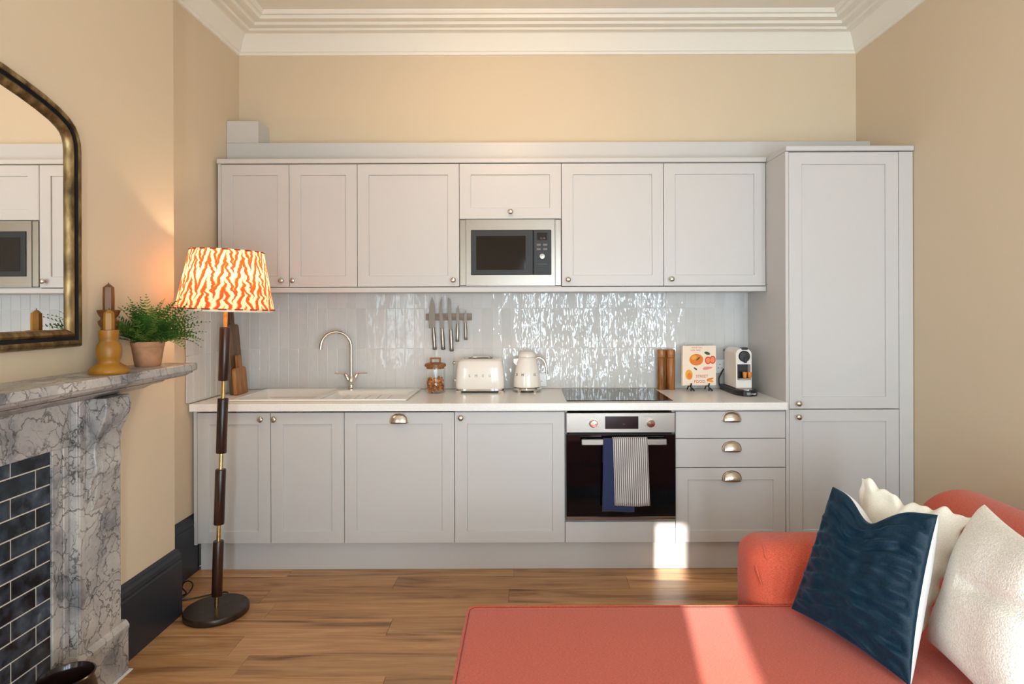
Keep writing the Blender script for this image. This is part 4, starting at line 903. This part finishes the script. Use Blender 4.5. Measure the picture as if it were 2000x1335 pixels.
# ---------------------------------------------------------------- mirror
t = thing('overmantel_mirror', (XBR + 0.001, YC, 1.30), 'large arched mirror in a worn gilt frame above the mantel shelf', 'mirror')
half = [(2.236, 1.300), (2.236, 1.60), (2.236, 1.90), (2.236, 2.000), (2.233, 2.035), (2.222, 2.068), (2.203, 2.096), (2.175, 2.118), (2.135, 2.138), (2.07, 2.160), (1.99, 2.181), (1.90, 2.200), (1.80, 2.213), (1.70, 2.218)]
outl = half + [(mir(a), b_) for a, b_ in half[::-1][1:]]
def inset(outl, g):
    n = len(outl); r = []
    for i in range(n):
        p0, p1, p2 = Vector(outl[i - 1]), Vector(outl[i]), Vector(outl[(i + 1) % n])
        d0, d1 = (p1 - p0).normalized(), (p2 - p1).normalized(); n0, n1 = Vector((-d0.y, d0.x)), Vector((-d1.y, d1.x)); m = (n0 + n1) / max(0.35, 1 + n0.dot(n1)); r.append(p1 + m * g)
    return r
sgn = 1 if (inset(outl, 0.05)[5] - Vector((1.7, 1.7))).length < (Vector(outl[5]) - Vector((1.7, 1.7))).length else -1
def frame(prof):
    b = B(); b.grid([[Vector((x_, q.x, q.y)) for q in inset(outl, sgn * g)] for g, x_ in prof], closed_u=True, closed_v=False); return b
obj('frame', frame([(0.0, XBR + 0.001), (0.0, -1.630), (0.004, -1.619), (0.012, -1.612), (0.020, -1.611), (0.025, -1.614), (0.025, XBR + 0.001)]), 'gilt', t, smooth=40)
obj('frame_groove', frame([(0.0255, XBR + 0.002), (0.0255, -1.6145), (0.027, -1.6145), (0.027, -1.628), (0.0365, -1.628), (0.0365, XBR + 0.002)]), 'dark', t)
obj('inner_frame', frame([(0.0370, XBR + 0.001), (0.0370, -1.621), (0.041, -1.616), (0.048, -1.613), (0.056, -1.618), (0.062, -1.626), (0.066, -1.634), (0.066, XBR + 0.003)]), 'gilt', t, smooth=40)
b = B(); b.prism([(q.x, q.y) for q in inset(outl, sgn * 0.062)], lambda u, v, w_: Vector((w_, u, v)), -1.640, -1.632)
obj('mirror_glass', b, 'mirror', t)

# ---------------------------------------------------------------- things on the mantel
ZS = 1.2042
def candlestick(x, y, prof, ch, cr, label, mw):
    t = thing('candlestick', (x, y, ZS), label, 'candlestick', 'beeswax candlesticks on the mantel')
    obj('holder', B().lathe(prof, (x, y, ZS), 36), mw, t, smooth=50)
    h = prof[-1][1]; n = 6; b = B()
    rows = [[Vector((x + r * math.cos(2 * PI * i / n + 0.5), y + r * math.sin(2 * PI * i / n + 0.5), ZS + z_)) for i in range(n)] for r, z_ in ((cr * 0.96, h - 0.012), (cr, h + ch * 0.5), (cr * 0.94, h + ch - 0.012), (cr * 0.25, h + ch))]
    vv = b.grid(rows, closed_u=True); b.cap(vv[0]); b.cap(vv[-1]); c = obj('candle', b, mw, t)
    obj('wick', B().tube([(x, y, ZS + h + ch - 0.002), (x + 0.001, y, ZS + h + ch + 0.006)], 0.0012, 6), 'dark', c)
candlestick(-1.502, 2.205, [(0.060, 0), (0.0635, 0.006), (0.0625, 0.016), (0.052, 0.027), (0.040, 0.034), (0.034, 0.040), (0.0335, 0.046), (0.038, 0.056), (0.0405, 0.075), (0.040, 0.093), (0.036, 0.106), (0.030, 0.114), (0.0285, 0.120), (0.0300, 0.126), (0.0315, 0.141), (0.0315, 0.156), (0.026, 0.157), (0.022, 0.150)], 0.079, 0.0175, 'short amber beeswax candle in bulbous holder at the front of the mantel', 'wax')
candlestick(-1.598, 2.345, [(0.040, 0), (0.044, 0.008), (0.036, 0.026), (0.026, 0.036), (0.030, 0.055), (0.035, 0.072), (0.028, 0.092), (0.024, 0.100), (0.030, 0.118), (0.033, 0.132), (0.027, 0.148), (0.025, 0.160), (0.033, 0.172), (0.036, 0.186), (0.028, 0.190), (0.024, 0.198), (0.030, 0.204), (0.037, 0.219), (0.039, 0.228), (0.030, 0.229), (0.026, 0.222)], 0.105, 0.0195, 'tall dark beeswax candle in turned holder behind the short one', 'darkwax')
# fern
fx, fy = -1.552, 2.512
t = thing('potted_fern', (fx, fy, ZS), 'bushy green fern in a weathered terracotta pot at the mantel end', 'plant')
obj('pot', B().lathe([(0.001, 0.001), (0.044, 0.0), (0.047, 0.003), (0.058, 0.078), (0.0595, 0.079), (0.0625, 0.100), (0.0585, 0.101), (0.0565, 0.080), (0.001, 0.078)], (fx, fy, ZS), 36, caps=False), 'terracotta', t, smooth=40)
obj('soil', B().lathe([(0.056, 0.080), (0.045, 0.088), (0.001, 0.092)], (fx, fy, ZS), 24), 'soil', t)
rf = random.Random(11)
def frond(base, az, el, length, bend, wdt):
    b = B(); n = 15; pts = []; p = Vector(base); e = el
    for i in range(n + 1):
        pts.append(p.copy()); st_ = length / n; p = p + Vector((math.cos(az) * math.cos(e), math.sin(az) * math.cos(e), math.sin(e))) * st_; e -= bend / n * (0.4 + 1.2 * i / n)
    b.tube(pts, [0.0013 * (1 - 0.75 * i / n) for i in range(n + 1)], 4)
    roll_ = rf.uniform(-0.5, 0.5); side = (Vector((-math.sin(az), math.cos(az), 0)) + Vector((0, 0, rf.uniform(-0.7, 0.7)))).normalized()
    for i in range(3, n + 1):
        f = (i - 3) / (n - 3); L = wdt * (math.sin(PI * min(1, 0.22 + 0.78 * f) ** 0.85) * 0.9 + 0.12); tdir = (pts[min(i + 1, n)] - pts[i - 1]).normalized(); up = side.cross(tdir).normalized()
        for s_ in (-1, 1):
            d = (side * s_ * 0.86 + tdir * 0.42 + up * (0.3 * math.sin(roll_ + s_) + rf.uniform(-0.55, 0.3)) + tdir * rf.uniform(-0.35, 0.25)).normalized(); wv = tdir * 0.0040 * (1.2 - 0.4 * f); q = pts[i]
            m1, m2 = q + d * L * 0.35, q + d * L * 0.72
            vs = [b.bm.verts.new(c) for c in (q - wv * 0.5, m1 - wv + up * 0.001, m2 - wv * 0.8, q + d * L - up * 0.002, m2 + wv * 0.8, m1 + wv + up * 0.001, q + wv * 0.5)]
            b.bm.faces.new(vs)
    return b
i = 0
while i < 150:
    az = rf.uniform(0, 2 * PI); el = rf.uniform(0.25, 1.5); ln = rf.uniform(0.145, 0.24) * (1.0 if el < 1.0 else 1.02)
    # the breast stands close behind: keep those fronds short
    if math.cos(az) < -0.3: ln *= 0.62; el = max(el, 0.85)
    tipx = fx + ln * math.cos(az) * math.cos(el); tipy = fy + ln * math.sin(az) * math.cos(el)
    if tipx < XBR + 0.02: continue
    if i < 6: az = [-0.25, 0.25, 0.55, -0.7, -1.9, -1.55][i]; el = [0.55, 0.62, 0.9, 0.5, 0.75, 1.0][i]; ln = [0.26, 0.25, 0.23, 0.21, 0.21, 0.22][i]
    base = (fx + 0.03 * math.cos(az) * rf.random(), fy + 0.03 * math.sin(az) * rf.random(), ZS + 0.088)
    obj('frond', frond(base, az, el, ln, rf.uniform(0.2, 1.2) * (1.0 if el > 0.8 else 1.3) if i >= 6 else 0.7, rf.uniform(0.017, 0.027)), 'leaf', t, normals=False); i += 1

# ---------------------------------------------------------------- dark pot on the hearth
t = thing('hearth_pot', (-1.455, 1.935, 0), 'dark glossy round pot standing on the floor by the fireplace', 'pot')
obj('body', B().lathe([(0.001, 0.0), (0.06, 0.0), (0.075, 0.02), (0.092, 0.10), (0.092, 0.17), (0.080, 0.235), (0.072, 0.262), (0.0745, 0.276), (0.078, 0.283), (0.073, 0.285), (0.066, 0.272), (0.064, 0.258), (0.078, 0.17), (0.001, 0.05)], (-1.455, 1.935, 0.001), 40, caps=False), pm('dark_glaze', S(34, 22, 20), 0.18, nscale=14, nstr=0.06, vary=0.3), t, smooth=60)

# ---------------------------------------------------------------- floor lamp
lx, ly = -1.474, 2.905; TILT = 0.034
t = thing('floor_lamp', (lx, ly, 0), 'slim floor lamp with orange ikat shade and dark segmented stem', 'lamp')
obj('base', B().lathe([(0.001, 0.0), (0.140, 0.0), (0.1425, 0.004), (0.1425, 0.024), (0.139, 0.029), (0.02, 0.031), (0.001, 0.031)], (lx, ly, 0.0005), 56, caps=False), 'bronze', t, smooth=40)
TM = Matrix.Translation((lx, ly, 0.03)) @ Matrix.Rotation(TILT, 4, 'Y') @ Matrix.Translation((0, 0, 0))
def lathe_t(prof, seg=32, **k):
    return B().lathe([(r, z_ - 0.03) for r, z_ in prof], (0, 0, 0), seg, mat=TM, **k)
def lz(y): return CZ - (y - 2 - CY) / F * 2.905
st_o = obj('stem', lathe_t([(0.0095, 0.03), (0.0095, 1.47), (0.006, 1.475), (0.006, 1.56)], 16), 'brass', t, smooth=40)
for ya, yb_ in ((638, 743), (777, 884.5), (915.5, 1023.5), (1055.5, 1163)):
    za, zb = lz(yb_), lz(ya); obj('sleeve', lathe_t([(0.011, za), (0.0222, za + 0.001), (0.0235, za + 0.004), (0.0235, zb - 0.004), (0.0222, zb - 0.001), (0.011, zb)], 18), 'sleeve', t, smooth=30)
z0l, z1l, r0l, r1l = lz(603), lz(490), 0.211, 0.158
b = B(); nseg = 120
def pleat(i): return 1 + 0.010 * math.cos(2 * PI * i * 40 / nseg) if False else 1 + 0.007 * math.sin(2 * PI * i / 3.0)
rows = []
for j in range(9):
    f = j / 8; z_ = z0l + (z1l - z0l) * f; r = r0l + (r1l - r0l) * f
    rows.append([TM @ Vector((r * pleat(i) * math.cos(2 * PI * i / nseg), r * pleat(i) * math.sin(2 * PI * i / nseg), z_ - 0.03)) for i in range(nseg)])
b.grid(rows, closed_u=True, uv=True)
sh_o = obj('shade', b, 'ikat', t, smooth=70)
def band(r, z_, h, n0, n1, out=0.0015):
    b = B(); rr = []
    for zz in (z_, z_ + h): rr.append([TM @ Vector(((r + out) * math.cos(2 * PI * i / nseg), (r + out) * math.sin(2 * PI * i / nseg), zz - 0.03)) for i in range(nseg)])
    b.grid(rr, closed_u=True); return b
o = obj('shade_lining', band(r0l - 0.004, z0l - 0.010, 0.014, 0, 0), 'lining', sh_o, smooth=60)
for nm, r, z_ in (('binding', r0l + 0.001, z0l - 0.002), ('binding', r1l, z1l - 0.005)):
    b = B()
    for i in range(0, nseg, 6):
        p = [TM @ Vector(((r + 0.002) * math.cos(2 * PI * (i + q) / nseg), (r + 0.002) * math.sin(2 * PI * (i + q) / nseg), z_ - 0.03 + 0.003)) for q in (0, 1, 2, 3)]
        b.tube(p, 0.0035, 6)
    obj(nm, b, 'trimred', sh_o)
ring = B()
for k2 in range(3):
    a = k2 * 2 * PI / 3; ring.tube([TM @ Vector((0.006 * math.cos(a), 0.006 * math.sin(a), 1.555 - 0.03)), TM @ Vector((r1l * 0.985 * math.cos(a), r1l * 0.985 * math.sin(a), z1l - 0.012 - 0.03))], 0.0015, 6)
obj('shade_carrier', ring, 'brass', t)
bulb_m = NT('lamp_bulb'); em = bulb_m.n('Emission'); em.inputs[0].default_value = (1, 0.72, 0.4, 1); em.inputs[1].default_value = 6; bulb_m.l(em.outputs[0], bulb_m.out.inputs[0])
obj('bulb_cap', lathe_t([(0.013, 1.50), (0.013, 1.535)], 16), 'brass', t)
bp = TM @ Vector((0, 0, 1.575 - 0.03))
light('lamp_bulb_light', 'POINT', bp, 5.4, (1.0, 0.72, 0.43), shadow_soft_size=0.03)
cord = [(lx - 0.02, ly + 0.13, 0.012), (lx - 0.06, ly + 0.20, 0.008), P(352, 1176, 3.02), P(366, 1158, 3.05), P(374, 1146, 3.06), P(374, 1138, 3.06), P(366, 1134, 3.08), P(357, 1138, 3.09), P(354, 1147, 3.09), P(358, 1152, 3.08), P(362, 1158, 3.05), P(352, 1163, 3.05), (XL + 0.06, 3.0, 0.006)]
cord = [Vector(c) for c in cord]
for c in cord: c.z = max(c.z, 0.006); c.x = max(c.x, XL + 0.03)
sm = []
for i in range(len(cord) - 1):
    p0, p1, p2, p3 = cord[max(i - 1, 0)], cord[i], cord[i + 1], cord[min(i + 2, len(cord) - 1)]
    for q in range(5):
        u = q / 5; sm.append(0.5 * ((2 * p1) + (p2 - p0) * u + (2 * p0 - 5 * p1 + 4 * p2 - p3) * u * u + (3 * p1 - p0 - 3 * p2 + p3) * u ** 3))
for c in sm: c.z = max(c.z, 0.005)
obj('power_cord', B().tube(sm, 0.0035, 7), 'black', t, smooth=60)

# ---------------------------------------------------------------- sofa
ZSE = 0.45
t = thing('chaise_sofa', (0.8, 1.3, 0), 'coral red fabric sofa with long chaise seat and rolled back', 'sofa')
SXa, SXb, SYa, SYb = -0.203, 1.45, 0.55, 2.055
obj('base', bx(SXa + 0.02, 1.70, SYa, SYb - 0.01, 0.10, 0.262, bev=0.02, seg=3), 'sofa', t, smooth=40)
b = B(); nx, ny = 44, 40; rr = 0.030; xs2 = [SXa + (SXb - SXa) * i / nx for i in range(nx + 1)]
def crown(x_, y_):
    ex = min(1, (x_ - SXa) / 0.10, (SXb + 0.3 - x_) / 0.10); ey = min(1, (SYb - y_) / 0.10, (y_ - SYa) / 0.1)
    return 0.010 * (max(0, ex) * max(0, ey)) ** 0.5 + 0.002 * noise.noise(Vector((x_ * 4, y_ * 4, 0)))
obj('seat_cushion', bx(SXa, SXb, SYa, SYb, 0.265, ZSE - 0.004, bev=0.032, seg=5), 'sofa', t, smooth=60)
def rr_path(x0, x1, y0, y1, z_, r, n=6):
    pts = []
    for cx_, cy_, a0 in ((x1 - r, y1 - r, 0), (x0 + r, y1 - r, PI / 2), (x0 + r, y0 + r, PI)):
        for q in range(n + 1):
            a = a0 + PI / 2 * q / n; pts.append((cx_ + r * math.cos(a), cy_ + r * math.sin(a), z_))
    return pts
obj('piping', B().tube(rr_path(SXa + 0.004, SXb, SYa, SYb - 0.004, ZSE - 0.012, 0.03), 0.0042, 8), 'sofa', t, smooth=60)
arm = obj('arm', bx(0.752, 1.72, 2.058, 2.27, 0.12, 0.628, bev=0.075, seg=7), 'sofa', t, smooth=60)
for q, (za, zb, xa) in enumerate(((0.605, 0.560, 0.806), (0.560, 0.500, 0.776))):
    obj('pleat', B().tube([(xa + 0.008, 2.14, za + 0.020), (xa, 2.10, za + 0.010), (xa - 0.004, 2.075, za - 0.01), (xa + 0.008, 2.061, zb)], [0.001, 0.005, 0.005, 0.001], 8), 'sofa', arm, smooth=60)
pr = []
for i in range(21):
    a = -0.5 * PI + 1.62 * PI * i / 20; pr.append((1.535 - 0.115 * math.sin(a + 0.5 * PI - 0.2), 0.672 + 0.112 * -math.cos(a + 0.5 * PI - 0.2)))
prof = [(1.42, 0.12), (1.74, 0.12), (1.74, 0.62)] + [(1.575 + 0.165 * math.cos(a), 0.628 + 0.142 * math.sin(a)) for a in [PI * q / 16 for q in range(0, 17)]] + [(1.415, 0.58)]
bk_o = obj('backrest', B().prism(prof, lambda u, v, w_: Vector((u, w_, v)), SYa - 0.1, 2.265), 'sofa', t, smooth=50)
m = bk_o.modifiers.new('b', 'BEVEL'); m.width = 0.03; m.segments = 4; m.limit_method = 'ANGLE'; m.angle_limit = 1.0
for qx in (-0.10, 1.62):
    for qy in (0.65, 1.95): obj('leg', B().lathe([(0.018, 0.001), (0.026, 0.10)], (qx, qy, 0), 14), 'sleeve', t)

# ---------------------------------------------------------------- cushions
def cushion(corners, front, back, pinch, disp=None, n=96, chop=0.0, ruffle=0.0):
    bl_, br_, tr_, tl_ = [Vector(c) for c in corners]
    nrm_ = (br_ - bl_).cross(tl_ - bl_).normalized()
    if nrm_.x > 0: nrm_ = -nrm_
    def surf(h, sign):
        rows = []
        for j in range(n + 1):
            row = []
            for i in range(n + 1):
                s_ = -1 + 2 * i / n; v_ = -1 + 2 * j / n
                # denser near the seams
                s_ = math.sin(s_ * PI / 2); v_ = math.sin(v_ * PI / 2)
                s2 = s_ * (1 - pinch * (1 - v_ * v_)); v2 = v_ * (1 - pinch * (1 - s_ * s_)); v2 -= chop * max(0, (v_ + 1) / 2) ** 2 * math.exp(-((s_ + 0.1) / 0.42) ** 2) * (1 - s_ * s_)
                v2 += ruffle * (math.sin(13 * s_) + 0.6 * math.sin(23 * s_ + 1)) * abs(v_) ** 6; s2 += ruffle * math.sin(15 * v_) * abs(s_) ** 6
                a, c = (s2 + 1) / 2, (v2 + 1) / 2
                p = bl_ * (1 - a) * (1 - c) + br_ * a * (1 - c) + tr_ * a * c + tl_ * (1 - a) * c
                hh = h * (max(0, (1 - s_ ** 2) * (1 - v_ ** 2))) ** 0.42
                dd_ = disp(s_, v_, sign) * min(1, 8 * (1 - abs(s_)) * 1.0, 8 * (1 - abs(v_))) if disp else 0
                row.append(p + nrm_ * sign * (hh + dd_))
            rows.append(row)
        return rows
    return surf(front, 1), surf(back, -1)
def make_cushion(name, corners, front, back, pinch, fm, bm_, disp, label, chop=0.0, ruffle=0.0):
    a, c = cushion(corners, front, back, pinch, disp, chop=chop, ruffle=ruffle)
    ctr = sum((Vector(q) for q in corners), Vector()) / 4; ctr.z = ZSE
    t = thing(name, ctr, label, 'cushion', 'scatter cushions on the sofa')
    b = B(); b.grid(a); obj('front_cover', b, fm, t, smooth=180); b = B(); b.grid(c); obj('back_cover', b, bm_, t, smooth=180); return t
def vdisp(s_, v_, sign):
    if sign < 0: return 0.004 * noise.noise(Vector((s_ * 2, v_ * 2, 3)))
    w1 = v_ * 4.6 + 0.55 * noise.noise(Vector((s_ * 1.5, v_ * 1.5, 0.3))) + 0.5 * s_ ** 2
    fr_ = w1 - math.floor(w1); amp = 0.75 + 0.7 * noise.noise(Vector((s_ * 2.6, math.floor(w1) * 3.7, 1.0)))
    return 0.022 * amp * (fr_ ** 1.4 if fr_ < 0.86 else (1 - fr_) / 0.14 * 0.81) + 0.009 * noise.noise(Vector((s_ * 4, v_ * 8, 7.0))) - 0.010
make_cushion('scatter_cushion', [(0.850, 1.985, 0.462), (0.985, 1.585, 0.455), (1.128, 1.690, 0.862), (0.985, 1.985, 0.855)], 0.055, 0.105, 0.06, 'velvet', 'backing', vdisp, 'dark teal velvet cushion with rippled stitching leaning at the front', chop=0.30)
def ldisp(s_, v_, sign): return 0.010 * noise.noise(Vector((s_ * 3, v_ * 3, sign * 4 + 9))) 
make_cushion('scatter_cushion', [(1.075, 2.040, 0.462), (1.150, 1.800, 0.462), (1.264, 1.755, 0.835), (1.100, 2.030, 0.874)], 0.035, 0.035, 0.05, 'linen', 'linen', lambda s_, v_, g: 0.012 * math.sin(9 * s_ + 2 * v_) * abs(v_) ** 4 + ldisp(s_, v_, g), 'cream linen cushion with crinkled edge behind the teal one', ruffle=0.035, chop=0.10)
def bdisp(s_, v_, sign): return 0.010 * noise.noise(Vector((s_ * 1.6, v_ * 1.6, sign * 2 + 5))) - (0.022 * math.exp(-((v_ - 0.12 - 0.18 * s_) / 0.10) ** 2) * (1 if s_ > -0.25 else 0.0) * min(1, max(0, s_ + 0.3) * 3) if sign > 0 else 0)
make_cushion('scatter_cushion', [(1.165, 1.790, 0.462), (1.120, 1.360, 0.457), (1.215, 1.420, 0.860), (1.312, 1.765, 0.866)], 0.085, 0.07, 0.06, 'boucle', 'boucle', bdisp, 'nubby cream cushion nearest the camera at the right edge')

# ---------------------------------------------------------------- ceiling spotlight above the frame
t = thing('ceiling_spotlight', (-0.16, 2.25, 2.80), 'small brass ceiling spotlight aimed at the wall cabinets', 'lamp')
obj('stem', B().tube([(-0.16, 2.24, 2.84), (-0.16, 2.24, ZC)], 0.008, 10), 'brass', t)
obj('head', B().tube([(-0.163, 2.20, 2.828), (-0.161, 2.25, 2.814), (-0.160, 2.285, 2.804)], [0.03, 0.045, 0.047], 20), 'brass', t, smooth=40)
obj('ceiling_rose', B().lathe([(0.05, ZC - 0.02), (0.05, ZC)], (-0.16, 2.24, 0), 24), 'brass', t)
